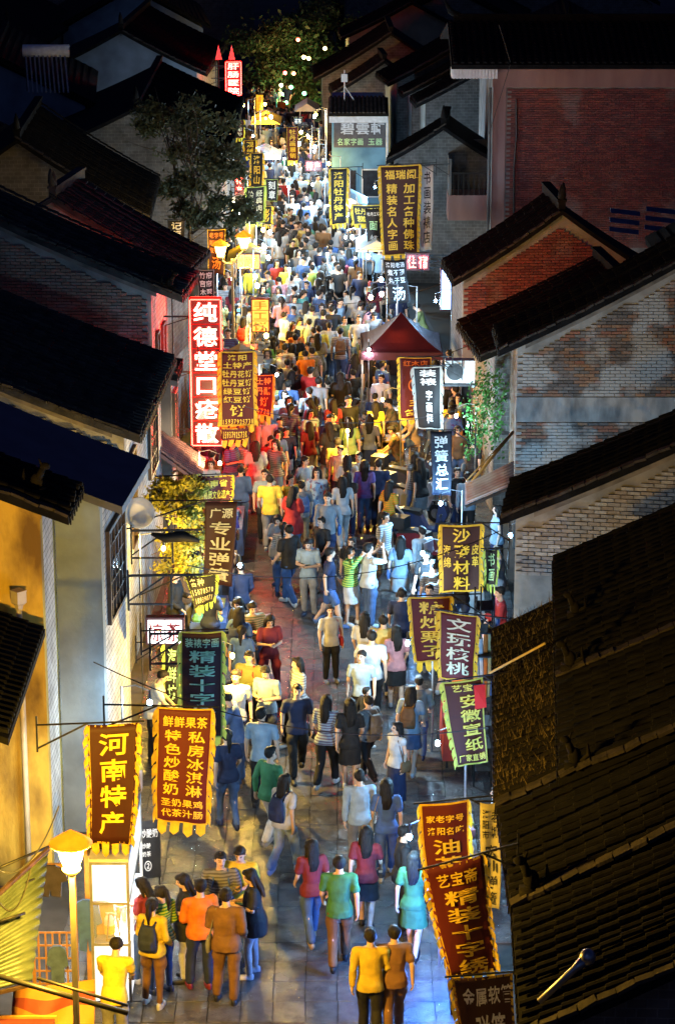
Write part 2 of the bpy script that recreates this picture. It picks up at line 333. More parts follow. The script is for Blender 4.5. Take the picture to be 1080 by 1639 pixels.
def house(name, label, side, near, far, ze, slope, half, wall=None, gable=None, facade=None, brick=None, vis=(-20, -20, 1100, 1660), roofm=None, ext=0.0, ov=.4, gy=.3, verge=VERGE, rows=True, skip=None, orn=True, ridge=True, back=True, cat='house', conc=None):
    A, B = at_z(*near, ze), at_z(*far, ze); a = Vector((B.x-A.x, B.y-A.y)); Ln = a.length+ext; a.normalize()
    root = empty(name, label, cat, (A.x, A.y, 0), math.atan2(-a.x, a.y)); bpy.context.view_layer.update()
    roofm = roofm or TILE; s = side; H = slope*half
    def zr(t):
        u = min(t, 2*half-t)/half; return ze+H*(u*.86+.14*u*u)
    pr = [(half*(1-i/8), zr(half*(1-i/8))) for i in range(9)]          # ridge -> eave
    th = .13
    top = [(s*t, z) for t, z in pr[::-1]]; bk = [(s*(2*half-t), z) for t, z in pr[1:]] if back else []
    bot = [(x, z-th) for x, z in (top+bk)[::-1]]
    roof = MB().prism(top+bk+bot, 0, Ln).build('roof', roofm, root)
    if rows:
        me = tile_row(pr, s); me.materials.append(roofm); nr = int(Ln/.23)
        for i in range(nr):
            o = link('tile_row', me, None, roof, (0, .15+i*.23+random.uniform(-.012, .012), random.uniform(-.01, .012)), (0, random.gauss(0, .003), random.gauss(0, .006)))
        pts = []; t = .0                                                # edge tiles along the near verge
        vm = MB().obox((0, 0, 0), (.11, 0, 0), (0, .085, 0), (0, 0, .022)).mesh('verge_tile'); vm.materials.append(verge)
        sl = math.atan(slope*.95); st = .23*math.cos(sl)
        while t < half-.1:
            z = zr(t+st/2); o = link('verge_tile', vm, None, roof, (s*(t+st/2), .03+random.uniform(-.02, .02), z+.03+random.uniform(0, .02)), (0, -s*sl+random.gauss(0, .06), random.gauss(0, .08))); t += st
        eb = MB()                                                       # drip tiles hanging along the eave
        for i in range(nr): eb.prism([(.15+i*.23-.07, ze-.02), (.15+i*.23+.07, ze-.02), (.15+i*.23, ze-.17)], s*-.02, s*.0, 'x')
        if nr: eb.build('drip_tiles', roofm, roof)['kind'] = 'stuff'
    if ridge:
        rb = MB().box(s*half-.09, s*half+.09, .05, Ln-.02, ze+H-.02, ze+H+.2).box(s*half-.12, s*half+.12, .03, Ln, ze+H+.2, ze+H+.26).build('ridge', roofm, root)
        if orn:
            m = MB(); m.tube([(s*half, .2, ze+H+.25), (s*half, .02, ze+H+.36), (s*half, -.1, ze+H+.55), (s*half, -.06, ze+H+.72)], [.10, .09, .06, .02], 8)
            m.tube([(s*half, .3, ze+H+.25), (s*half, .3, ze+H+.45), (s*half, .22, ze+H+.6)], [.09, .06, .02], 6); m.build('ridge_ornament', roofm, rb, smooth=True)
    gm = gable or DKPL; fm = facade or FGREY
    gpoly = [(s*ov, 0), (s*(2*half-ov), 0)]+[(s*(2*half-t), zr(t)-th-.01) for t in (ov, half*.5)]+[(s*half, zr(half)-th-.01)]+[(s*t, zr(t)-th-.01) for t in (half*.5, ov)]
    gw = MB().prism(gpoly, gy+.03, gy+.25).build('gable_wall', gm, root)
    xe = s*ov
    fw = MB().box(min(xe, xe+s*.22), max(xe, xe+s*.22), gy+.255, Ln+.0, 0, zr(ov)-th-.01).build('street_wall', fm, root)
    MB().box(min(s*(2*half-ov), s*(2*half-ov-.2)), max(s*(2*half-ov), s*(2*half-ov-.2)), gy+.255, Ln, 0, zr(ov)-th-.01).build('rear_wall', gm, root)
    MB().prism(gpoly, Ln-.25, Ln-.02).build('gable_wall', gm, root)
    # brick corbel courses under the verge
    cm = MB()
    for k in range(2):
        off = .14+.07*k; pa = [(s*t, zr(t)-off-.02) for t, _ in pr[::-1] if t >= ov-.2]; pb = [(x, z-.065) for x, z in pa[::-1]]
        cm.prism(pa+pb, gy-.07+.05*k, gy+.028)
    cm.build('verge_corbel', mat('corbel_plaster', (.20, .175, .15), (.10, .09, .08), rough=.9, scale=3, coord='World') if brick else gm, root)
    if brick:
        bp = [(p[0], p[1]-(.26 if p[1] > 1 else 0)) for p in gpoly]; bricks(gw, root, bp, gy, brick, vis, skip=skip)
    if conc: MB().box(min(s*ov, s*(2*half-ov)), max(s*ov, s*(2*half-ov)), gy-.025, gy+.028, conc[0], conc[1]).build('concrete_band', CONC, root)
    return dict(root=root, zr=zr, s=s, ov=ov, gy=gy, L=Ln, half=half, ze=ze, H=H, gw=gw, fw=fw, roof=roof)
def beast(h, t, y=0.0, sc=1.0, m=None):               # small glazed beast sitting on a verge, a part of its roof
    s = h['s']; z = h['zr'](t)+.05; x = s*t
    b = MB(); b.ball((x, y+.04, z+.14*sc), (.10*sc, .07*sc, .13*sc), 8, 6); b.tube([(x-s*.04*sc, y+.04, z+.2*sc), (x-s*.10*sc, y+.04, z+.34*sc)], [.06*sc, .05*sc], 8)
    b.ball((x-s*.14*sc, y+.04, z+.38*sc), (.085*sc, .055*sc, .06*sc), 8, 6); b.tube([(x-s*.09*sc, y+.04, z+.4*sc), (x-s*.05*sc, y+.04, z+.5*sc)], [.025*sc, .008], 6)
    b.tube([(x+s*.08*sc, y+.04, z+.08*sc), (x+s*.2*sc, y+.04, z+.16*sc), (x+s*.18*sc, y+.04, z+.34*sc)], [.045*sc, .04*sc, .01], 6)
    b.box(x-.14*sc, x+.14*sc, y-.05, y+.13, z-.05, z+.03); return b.build('roof_beast', m or TILER, h['roof'], smooth=True)
def window(h, y0, y1, z0, z1, nx=4, nz=4, fm=None, lattice=True, name='window'):
    s = h['s']; x = s*h['ov']; d = -s; fm = fm or WOODD
    w = MB().box(min(x, x+d*.012), max(x, x+d*.012), y0, y1, z0, z1).build(name, fm, h['fw'])
    X = lambda a, b: (min(x+d*a, x+d*b), max(x+d*a, x+d*b))
    m = MB(); q = X(.0121, .07)
    for (a, b, c, e) in ((y0, y0+.06, z0, z1), (y1-.06, y1, z0, z1), (y0+.061, y1-.061, z0, z0+.06), (y0+.061, y1-.061, z1-.06, z1)): m.box(*q, a, b, c, e)
    if lattice:
        q = X(.022, .05)
        for i in range(1, nx): yy = y0+(y1-y0)*i/nx; m.box(*q, yy-.015, yy+.015, z0+.061, z1-.061)
        q = X(.026, .046)
        for i in range(1, nz): zz = z0+(z1-z0)*i/nz; m.box(*q, y0+.061, y1-.061, zz-.013, zz+.013)
    m.build('frame', fm, w); MB().box(*X(.0125, .018), y0+.03, y1-.03, z0+.03, z1-.03).build('pane', GLASSD, w); return w
# left row -----------------------------------------------------------------
hl1 = house('plastered_house', 'ochre plastered house with a drain pipe on its gable above the snack cart', -1, (110, 828), (135, 775), 6.2, .42, 3.6, gable=OCHRE, facade=FWHITE, ov=.48)
beast(hl1, .55, .5, 1.0)
hl2 = house('pale_house', 'narrow pale rendered house with a sheet roof and tall lattice window', -1, (196, 812), (231, 752), 5.75, .40, 3.4, gable=GREYPL, facade=FWHITE, roofm=TILEB, rows=False, ov=.42, orn=False, ridge=False, ext=.6)
window(hl2, .75, 2.3, 3.5, 5.1, 5, 5)
hl3 = house('brick_house', 'grey brick house with long black roof behind the narrow pale house', -1, (225, 700), (282, 574), 4.9, .40, 4.6, gable=MORTAR, facade=FWHITE, brick=BR_GREY, vis=(-20, 600, 240, 780), ov=.35, roofm=TILE_LIGHTENED)
window(hl3, .9, 1.7, 2.4, 4.3, 2, 1, lattice=False); window(hl3, 4.0, 5.4, 2.9, 4.3, 4, 4)
hl3b = house('brick_house', 'small pale brick shop house behind the red neon sign bracket', -1, (284, 600), (293, 578), 4.3, .25, 1.1, gable=DKPL, facade=FWHITE, ov=.16, gy=.1, orn=False, ridge=False)
window(hl3b, .35, .95, 2.5, 3.8, 3, 4)
hl4 = house('brick_house', 'tan brick house with broad weathered gable next to the red lit facade', -1, (292, 476), (318, 438), 5.6, .42, 5.0, gable=MORTAR, facade=FWHITE, brick=BR_TAN, vis=(-20, 380, 260, 580), ov=.75, roofm=TILE_LIGHTENED)
window(hl4, .75, 1.15, 3.6, 4.6, 1, 1, lattice=False); window(hl4, 1.6, 2.1, 3.6, 4.6, 2, 3); beast(hl4, .3, .1, .9)
hl5 = house('brick_house', 'brick house with red tinted gable strip and forked finial on its peak', -1, (300, 440), (338, 402), 4.75, .55, 3.4, gable=MORTAR, facade=FGREY, brick=BR_RED, vis=(40, 340, 320, 460), ov=.6, roofm=TILE_LIGHTENED)
hl6 = house('set_back_house', 'dark tiled house with pale stepped verge set back beside the leafy tree', -1, (240, 350), (256, 284), 4.5, .62, 3.7, gable=FDARK, facade=GREYPL)
hl7 = house('tiled_house', 'dark tiled house behind the leafy tree below the far red sign', -1, (372, 240), (390, 160), 4.5, .45, 3.2, gable=FDARK, facade=FGREY)
hl8 = house('tiled_house', 'bluish walled house with steep gable far up the row', -1, (330, 118), (362, 72), 5.0, .5, 3.4, gable=mat('slate_blue_plaster', (.16, .20, .26), (.09, .11, .15), scale=1, coord='World'), facade=FGREY)
# right row ----------------------------------------------------------------
hr0 = house('tiled_house', 'black tiled house with orange lit edge tiles and a long pipe on its roof', 1, (832, 1660), (819, 1462), 3.9, .58, 7.0, gable=FDARK, facade=FGREY)
hr1 = house('tiled_house', 'black tiled house with small beast on its eave beside the vertical pale banner', 1, (816, 1452), (796, 1300), 3.9, .58, 7.0, gable=FDARK, facade=FGREY); beast(hr1, .25, .06, 1.0)
hr2 = house('mossy_house', 'low tiled house with dry grass growing over its brown roof', 1, (791, 1290), (787, 1006), 3.8, .55, 1.6, gable=FDARK, facade=FGREY, roofm=TILER, orn=False, ridge=False)
hr3 = house('upper_roof_tier', 'black roof tier standing in for the unlit upper grassy roof, one eave beast', 1, (893, 1245), (889, 1090), 4.55, .54, 7.0, gable=FDARK, facade=FDARK); beast(hr3, .2, .05, .9)  # raised black tier in place of the shaded upper part of the grassy slope
hr4 = house('upper_roof_tier', 'black roof tier standing in for unlit roof before the limewashed gable', 1, (888, 1086), (884, 890), 4.55, .54, 7.0, gable=FDARK, facade=FDARK); beast(hr4, .2, .05, .9); beast(hr4, .3, 2.2, .8)  # second piece of the tier that replaces the shaded slope
hr5 = house('brick_house', 'limewashed brick house with narrow black roof, eave lamp beside its corner', 1, (800, 830), (816, 768), 4.3, .50, 4.6, gable=MORTAR, facade=FGREY, brick=BR_WHITE, vis=(790, 690, 1100, 920), ov=.25)
hr6 = house('brick_house', 'house with large weathered brick gable crossed by a concrete band', 1, (798, 562), (788, 524), 4.65, .53, 4.8, gable=MORTAR, facade=FDARK, brick=BR_WEATHER, vis=(815, 400, 1100, 790), skip=(2.95, 3.55), ov=.42, conc=(2.97, 3.53))
hr7 = house('lean_to_house', 'low brown tiled house squeezed between the weathered and red gables', 1, (768, 572), (730, 517), 3.9, .46, 3.4, gable=FDARK, facade=FGREY, roofm=TILER)
hr8 = house('brick_house', 'house with rose red brick gable and upturned ridge end', 1, (725, 452), (705, 417), 4.1, .66, 2.8, gable=MORTAR, facade=FGREY, brick=BR_MAROON, vis=(715, 340, 1000, 560), ov=.3)
house('tiled_house', 'small tiled house beside the blue lit shop, curved white ridge end', 1, (618, 258), (628, 236), 4.2, .62, 1.9, gable=FDARK, facade=FGREY)
for k, (n_, f_, lb) in enumerate((((666, 168), (655, 156), 'tiled house with white verge end, lowest of the stepped eaves'), ((645, 152), (636, 143), 'tiled house in the middle of the stepped eaves'), ((622, 134), (600, 118), 'tiled house uppermost of the stepped eaves'))):
    house('tiled_house', lb, 1, n_, f_, 4.8, .55, 3.6, gable=FDARK, facade=GREYPL, orn=False)
house('tiled_house', 'dark house with pointed gable behind the blue lit shop', 1, (532, 150), (526, 138), 3.6, .62, 2.2, gable=FDARK, facade=FGREY, orn=False)
house('tiled_house', 'dark house with a long black roof by the light strung tree', 1, (502, 128), (500, 108), 3.6, .60, 3.4, gable=FDARK, facade=FGREY, orn=False)
house('tiled_house', 'far dark house with ochre gable above the long black roof', 1, (545, 62), (540, 48), 4.4, .50, 3.4, gable=mat('dim_ochre', (.30, .26, .18), (.16, .14, .10), scale=1, coord='World'), facade=FGREY, orn=False)
# big rose brick building with roof slope facing the gate ---------------------
def big_building():
    Y = 82.0; p0 = at_y(786, 300, Y); x0 = p0.x; x1 = x0+9.5; zt = at_y(786, 108, Y).z
    root = empty('brick_building', 'tall rose brick building with pink plaster frieze and broad tiled eave', 'building', (0, 0, 0)); bpy.context.view_layer.update()
    w = MB().box(x0, x1, Y+.03, Y+8, 0, zt).build('wall', MORTAR, root)
    zf = at_y(786, 140, Y).z
    bricks(w, root, [(x0+.45, 1.5), (x1, 1.5), (x1, zf-.02), (x0+.45, zf-.02)], Y, BR_MAROON, (780, 100, 1090, 420), bl=.24, bh=.062, limit=300)
    MB().box(x0, x0+.43, Y-.03, Y+.028, 1.0, zf).build('corner_pier', PINKPL, root)
    MB().box(x0-.02, x1, Y-.05, Y+.028, zf, zt-.01).build('frieze', PINKPL, root)
    ex0 = at_y(722, 105, Y-.7).x; ze = at_y(722, 104, Y-.7).z; zr = at_y(800, 36, Y+2.6).z; Yr = Y+2.6
    roof = MB().prism([(Y-.75, ze), (Yr, zr), (Y+8.4, ze), (Y+8.4, ze-.14), (Yr, zr-.16), (Y-.75, ze-.14)], ex0, x1+.3, 'x').build('roof', TILE, root)
    sl = math.atan2(zr-ze, Yr-Y+.75); ln = math.hypot(zr-ze, Yr-Y+.75)
    m = MB(); k = 0
    for q in range(int(ln/.25)):
        a, b = ln*q/int(ln/.25), ln*(q+1.06)/int(ln/.25)
        vs = [(.07*math.cos(math.pi*i/4), t, .02+lf+.065*math.sin(math.pi*i/4)) for t, lf in ((a, .03), (b, .0)) for i in range(5)]
        m.add(vs, [(i, i+1, 6+i, 5+i) for i in range(4)]+[(0, 1, 2, 3, 4)])
    me = m.mesh('tile_row'); me.materials.append(TILE); x = ex0+.12
    while x < x1: link('tile_row', me, None, roof, (x, Y-.76, ze), (sl, 0, random.gauss(0, .004))); x += .24
    rd = MB().box(ex0+.2, x1+.2, Yr-.1, Yr+.1, zr, zr+.28).build('ridge', TILE, root)
    m = MB(); m.tube([(ex0+.4, Yr, zr+.2), (ex0+.1, Yr, zr+.35), (ex0-.1, Yr, zr+.7)], [.12, .1, .03], 8); m.build('ridge_ornament', TILE, rd, smooth=True)
    m = MB(); 
    for i in range(14): m.box(ex0+.05+i*.105, ex0+.05+i*.105+.075, Y-.70, Y-.64, ze-.45, ze-.15)
    m.box(ex0+.02, x0, Y-.639, Y+.2, ze-.44, ze-.16); m.build('soffit_panel', WHITEP, root)
    # bay balcony on the street side
    bx0 = at_y(716, 300, Y+1).x; zb0 = at_y(716, 350, Y+.9).z; zb1 = at_y(716, 310, Y+.9).z; zb2 = at_y(716, 252, Y+.9).z
    b = MB().box(bx0, x0-.005, Y+.5, Y+3, zb0, zb1).build('balcony', PINKPL, root)
    m = MB(); m.box(bx0+.02, bx0+.10, Y+.52, Y+3, zb1, zb2); m.box(bx0+.101, x0-.01, Y+2.8, Y+2.95, zb1, zb2+.3)
    m.build('side_panel', DKPL, b)
    m = MB()
    for i in range(7): xx = bx0+.15+i*(x0-bx0-.2)/7; m.box(xx, xx+.03, Y+.55, Y+.58, zb1, zb1+.7)
    m.box(bx0+.1, x0-.01, Y+.54, Y+.59, zb1+.7, zb1+.75); m.build('railing', STEEL, b)
    m = MB(); m.tube([(x0+.75, Y-.06, zf-.4), (x0+.78, Y-.06, zf-1.6), (x0+.72, Y-.06, zf-2.6), (x0+.76, Y-.06, 1.5)], .03, 6); m.build('cable_conduit', BLACKP, root)
    m = MB(); m.tube([(x0-.1, Y-.1, .5), (x0-.1, Y-.1, zf)], .05, 8); m.build('downpipe', DKPL, root)
    return x0, x1, Y, zt
BB = big_building()
# blue lit calligraphy shop that faces down the street -----------------------------
def shop_blue():
    Y = 96.0; a = at_y(531, 400, Y); b = at_y(616, 400, Y); zt = at_y(540, 180, Y).z; x0, x1 = a.x, b.x
    root = empty('calligraphy_shop', 'narrow blue lit calligraphy shop with tiled canopy and name board', 'shop'); bpy.context.view_layer.update()
    bl = mat('blue_lit_render', (.14, .32, .48), (.08, .20, .32), scale=1.5, coord='World', rough=.7)  # blue light on the shop front is put into the wall colour
    w = MB().box(x0, x1, Y, Y+6, 0, zt).build('wall', bl, root)
    zs0, zs1 = at_y(540, 236, Y).z, at_y(540, 192, Y).z
    MB().box(x0+.08, x1-.02, Y-.1, Y-.003, zs0, zs1).build('name_board', mat('slate_board', (.10, .10, .115), (.075, .075, .085)), root)
    zr = at_y(540, 156, Y+.8).z
    rf = MB().prism([(Y-.45, zt), (Y+.8, zr), (Y+.8, zr-.12), (Y-.45, zt-.1)], x0-.12, x1+.1, 'x').build('canopy_roof', TILER, root)
    m = MB(); sl = math.atan2(zr-zt, 1.25); ln = math.hypot(zr-zt, 1.25)
    m.add([(.06*math.cos(math.pi*i/4), t, .02+.06*math.sin(math.pi*i/4)) for t in (0, ln) for i in range(5)], [(i, i+1, 6+i, 5+i) for i in range(4)]+[(0, 1, 2, 3, 4)])
    me = m.mesh('tile_row'); me.materials.append(VERGE); x = x0-.03
    while x < x1+.05: link('tile_row', me, None, rf, (x, Y-.46, zt), (sl, 0, 0)); x += .155
    MB().box(x0-.1, x1+.08, Y-.40, Y-.36, zt-.35, zt-.11).build('eave_board', WHITEP, root)
    d = MB().box(x0+.15, x0+1.0, Y-.05, Y-.004, 0, 2.1).build('door', bl, root)
    MB().box(x0+.22, x0+.93, Y-.07, Y-.051, .9, 1.95).build('pane', GLASSD, d)
    m = MB(); m.box(x0+1.15, x0+1.85, Y-.045, Y-.004, .9, 2.0); w_ = m.build('window', WHITEP, root); MB().box(x0+1.2, x0+1.8, Y-.06, Y-.0455, .95, 1.95).build('pane', GLASSD, w_)
    m = MB(); m.tube([(x1+.06, Y-.08, 0), (x1+.06, Y-.08, zt-.1)], .05, 8); m.build('downpipe', WHITEP, root)
    return root, x0, x1, Y, zs0, zs1, zr
SB = shop_blue()
# second row of dark roofs behind the left and right rows ----------------------------
def dark_house(x, y, L, half, ze, slope, rz, label, wallm):
    root = empty('courtyard_house', label, 'house', (x, y, 0), rz); H = slope*half
    rf = MB().prism([(-half, ze), (0, ze+H), (half, ze), (half, ze-.14), (0, ze+H-.16), (-half, ze-.14)], -.3, L+.3).build('roof', TILE, root)
    m = MB(); n = int(half*1.15/.28)
    for i in range(n):
        u0, u1 = i/n, (i+1.1)/n
        for sd in (-1, 1): m.obox((sd*half*(u0+u1)/2, L/2, ze+H*(1-(u0+u1)/2)+.03+.02), (half*(u1-u0)/2*sd, 0, -H*(u1-u0)/2-.02), (0, L/2+.3, 0), (0, 0, .02))
    m.build('tile_courses', TILE, rf)
    MB().prism([(-half+.35, 0), (half-.35, 0), (half-.35, ze-.1), (0, ze+H-.3), (-half+.35, ze-.1)], 0, L).build('wall', wallm, root)
    rd = MB().box(-.1, .1, -.3, L+.3, ze+H, ze+H+.28).build('ridge', TILE, root)
    m = MB()
    for yy, d in ((-.3, -1), (L+.3, 1)): m.tube([(0, yy-d*.3, ze+H+.2), (0, yy, ze+H+.35), (0, yy+d*.15, ze+H+.7)], [.12, .09, .02], 6)
    m.build('ridge_ornaments', TILE, rd)
    w = MB().box(half-.36, half-.335, L*.35, L*.65, ze-1.9, ze-.7).build('window', WOODD, root); MB().box(half-.334, half-.33, L*.37, L*.63, ze-1.85, ze-.75).build('pane', GLASSD, w)
    return root
BLUEW = mat('slate_blue_plaster', (.16, .20, .26))
spec = [(-13.5, 62, 7, 3.6, 4.6, .5, .05, 'dark courtyard house behind the tan brick gable', FDARK), (-14, 74, 9, 3.8, 4.8, .5, -.05, 'dark courtyard house beside the bare branches', FDARK),
        (-12.5, 92, 10, 3.6, 5.0, .5, .08, 'courtyard house with a dim bluish wall below the solar tank', BLUEW), (-22, 84, 12, 4.0, 5.2, .48, .02, 'long dark courtyard hall at the edge of the roofs', FDARK),
        (-17, 110, 12, 4.2, 5.2, .48, -.04, 'dark roofed hall behind the solar tank house', FDARK), (-9.5, 118, 10, 3.6, 5.2, .55, .1, 'courtyard house with pale gable behind the far red sign', BLUEW),
        (-24, 128, 14, 4.4, 5.6, .46, 0, 'wide dark hall among the farthest courtyard roofs', FDARK), (-13, 140, 12, 4.0, 5.4, .5, .05, 'dark house behind the pale gabled courtyard house', FDARK),
        (-20, 158, 14, 4.4, 5.6, .46, -.08, 'dark house by the far pale walls', FDARK), (-8.5, 160, 12, 3.6, 5.2, .5, .04, 'dark house behind the light strung tree', FDARK),
        (9.5, 104, 10, 3.6, 5.0, .5, -.06, 'dark courtyard house behind the stepped eaves', FDARK), (5.5, 122, 10, 3.6, 5.0, .5, -.1, 'dark courtyard house beyond the pointed gable', FDARK),
        (12, 128, 14, 4.2, 5.4, .48, 0, 'dark hall behind the tall rose brick building', FDARK), (4, 146, 12, 3.8, 5.2, .5, .06, 'dark house at the far bend of the street', FDARK),
        (14, 156, 14, 4.4, 5.6, .46, -.05, 'far dark hall beyond the rose brick building', FDARK), (11.5, 62, 6, 3.0, 4.4, .5, 0, 'dark courtyard house behind the rose red gable', FDARK)]
for s_ in spec: dark_house(*s_)
# far pale blocks beyond the old town
for (px, py, Y, wd, hh, lb) in ((496, 10, 210, 5.5, 6.0, 'pale far block glowing beyond the trees'), (520, 4, 232, 6, 6.5, 'cream far block with a row of windows beside a pale block'), (350, 4, 215, 7, 5, 'dim low far block above the dark roofs')):
    p = at_z(px, 60, 0); x = (px-540)/F*(Y*CT+ST*14); root = empty('far_block', lb, 'building', (x, Y, 0))
    MB().box(-wd/2, wd/2, 0, 6, 0, hh).build('wall', mat('far_pale_wall', (.62, .60, .56), (.5, .49, .47), coord='World'), root); MB().box(-wd/2-.2, wd/2+.2, -.2, 6.2, hh, hh+.25).build('roof', DKPL, root)
    for i in range(5):
        for k in range(2):
            w = MB().box(-.35, .35, -.04, -.003, 0, 1.1).build('window', GLASSD, root, (-wd/2+.8+i*(wd-1.6)/4, 0, 1+k*2.4))
# ------------------------------------------------------------------ hanging banners and signs
def cloth(name, c): return mat(name, c, tuple(x*.6 for x in c), rough=.62, scale=2.2, contrast=(.25, .75), bump=.3, bscale=12, spec=.3, transl=.10, stretch=(1, 1, .3))
MAROON = cloth('maroon_cloth', (.115, .012, .014)); BROWN = cloth('brown_red_cloth', (.05, .010, .006)); DARKB = cloth('dark_brown_cloth', (.055, .018, .014)); BLACKC = cloth('black_cloth', (.016, .016, .018)); NAVY = cloth('navy_cloth', (.006, .009, .022)); CREAM = cloth('cream_cloth', (.62, .55, .26)); WHITEC = cloth('white_cloth', (.66, .66, .64))
YTRIM = mat('yellow_trim', (.78, .52, .03), (.55, .34, .02), rough=.6, scale=9, transl=.25); GTRIM = mat('lime_trim', (.50, .66, .12), (.36, .48, .08), rough=.6, scale=9, transl=.35); WTRIM = mat('pale_trim', (.5, .5, .46), (.36, .36, .33), rough=.6, scale=9, transl=.3)
YINK = mat('yellow_ink', (.82, .58, .05), (.70, .46, .04), rough=.55, scale=20); PINK_ = mat('pale_ink', (.62, .60, .42), (.50, .48, .32), rough=.55, scale=20); WINK = mat('white_ink', (.72, .72, .70), (.6, .6, .58), rough=.55, scale=20); GINK = mat('green_ink', (.42, .70, .40), (.34, .6, .32), rough=.55, scale=20); BINK = mat('black_ink', (.02, .02, .02), (.03, .03, .03), rough=.55); RINK = mat('orange_ink', (.72, .20, .03), (.6, .15, .02), rough=.55, scale=20)
def sign_text(items, S, off, name, m, parent, G=None):
    GLY_ = G or GLY
    mb = MB()
    for (txt, u0, v0, u1, v1, mode) in items:
        n = len(txt)
        for i, ch in enumerate(txt):
            if ch not in GLY_: continue
            if mode == 'v': a0, a1, b0, b1 = u0, u1, v0+(v1-v0)*i/n, v0+(v1-v0)*(i+1)/n
            else: a0, a1, b0, b1 = u0+(u1-u0)*i/n, u0+(u1-u0)*(i+1)/n, v0, v1
            gv, gf = GLY_[ch]; k = .96 if ord(ch) > 0x2000 else 1.35
            kx = (a1-a0)*k if ord(ch) > 0x2000 else (a1-a0)*1.5
            ky = (b1-b0)*(.90 if ord(ch) > 0x2000 else 1.15)
            mb.add([S((a0+a1)/2+x*kx, (b0+b1)/2-y*ky, off) for x, y in gv], gf)
    if mb.v: return mb.build(name, m, parent)
ALLTXT = []
def banner(label, quad, items, zb=2.6, Y=None, cl=MAROON, trim=YTRIM, ink=YINK, fringe='LRB', wall=0, wave=.035, name='hanging_banner', tw=.042, ext=.5, group=None, ring=None, rod=True):
    TL, TR, BR, BL = quad
    if Y is None: Y = at_z((BL[0]+BR[0])/2, (BL[1]+BR[1])/2, zb).y
    c = [at_y(p[0], p[1], Y) for p in quad]; org = (c[0]+c[1])/2
    tw = tw*random.uniform(.6, 1.1); root = empty(name, label, 'banner', org, 0, group); c = [p-org for p in c]; ph = random.uniform(0, 6)
    wid = (c[1]-c[0]).length; hgt = (c[3]-c[0]).length
    def S(u, v, off=0.0):
        p = (c[0]*(1-u)+c[1]*u)*(1-v)+(c[3]*(1-u)+c[2]*u)*v
        return Vector((p.x+.012*math.sin(7*v+ph)*v, wave*math.sin(5*u+2.2*v+ph)*min(1, .3+v)+.006*math.sin(11*u+3*v+2*ph)*(.4+.6*v)-off, p.z-.016*math.sin(math.pi*min(1, max(0, u)))*(1-v)-.012*math.sin(9*u+ph)*v))
    nu, nv = 16, 16; m = MB(); m.add([S(i/nu, j/nv) for j in range(nv+1) for i in range(nu+1)], [(j*(nu+1)+i, j*(nu+1)+i+1, (j+1)*(nu+1)+i+1, (j+1)*(nu+1)+i) for j in range(nv) for i in range(nu)])
    clo = m.build('cloth', cl, root, smooth=True); md = clo.modifiers.new('thick', 'SOLIDIFY'); md.thickness = .006; md.offset = -1
    if trim:
        m = MB(); tu, tv = tw, tw*wid/hgt
        def strip(ps): m.add([S(u, v, .006) for a, b in ps for u, v in (a, b)], [(2*i, 2*i+1, 2*i+3, 2*i+2) for i in range(len(ps)-1)])
        strip([((0, j/10), (tu, j/10)) for j in range(11)]); strip([((1-tu, j/10), (1, j/10)) for j in range(11)])
        strip([((tu+(1-2*tu)*j/8, 0), (tu+(1-2*tu)*j/8, tv)) for j in range(9)])
        if 'B' in fringe or 'L' in fringe: strip([((tu+(1-2*tu)*j/8, 1-tv), (tu+(1-2*tu)*j/8, 1)) for j in range(9)])
        m.build('trim', trim, root)
        m = MB(); k = max(4, int(hgt/random.uniform(.12, .2))); q = random.uniform(.045, .085)/wid
        for sd in 'LR':
            if sd not in fringe: continue
            for i in range(k):
                v0 = (i+.05)/k; v1 = (i+.85)/k; e = random.uniform(.7, 1.15)*q; dv = random.uniform(.35, .6)/k
                ub = 0 if sd == 'L' else 1; sg = -1 if sd == 'L' else 1
                cs = [(ub, v0), (ub+sg*e*.55, v0+dv*.3), (ub+sg*e, v0+dv*1.2), (ub+sg*e*.85, v1+dv*.9), (ub+sg*e*.35, v1+dv*.3), (ub, v1)]
                m.add([S(a, b, .003+random.uniform(-.02, .02)*abs(a-ub)/q) for a, b in cs], [(0, 1, 2, 3, 4, 5)])
        if 'B' in fringe:
            kb = 4 if wid > .5 else 3
            for i in range(kb):
                u0 = (i+.14)/kb; u1 = (i+.86)/kb; ln = .17/hgt*random.uniform(.8, 1.2); sh = random.uniform(-.03, .03)
                m.add([S(u0, 1, .003), S(u1, 1, .003), S(u1+sh, 1+ln*.7, .02), S((u0+u1)/2+sh*1.4, 1+ln, .02), S(u0+sh, 1+ln*.7, .01)], [(0, 1, 2, 3, 4)])
        if m.v: m.build('fringe', trim, root)['kind'] = 'stuff'
    for i, it in enumerate(items if isinstance(items[0], list) else [items]): sign_text(it, S, .022, 'lettering', ink if not isinstance(ink, list) else ink[i], root)
    if ring:
        m = MB(); u, v, r_ = ring
        for i in range(24):
            a, b = 2*math.pi*i/24, 2*math.pi*(i+1)/24; k = wid/hgt
            m.add([S(u+r_*math.cos(a), v+r_*k*math.sin(a), .01), S(u+r_*math.cos(b), v+r_*k*math.sin(b), .01), S(u+.82*r_*math.cos(b), v+.82*r_*k*math.sin(b), .01), S(u+.82*r_*math.cos(a), v+.82*r_*k*math.sin(a), .01)], [(0, 1, 2, 3)])
        m.build('emblem', ink if not isinstance(ink, list) else ink[0], root)
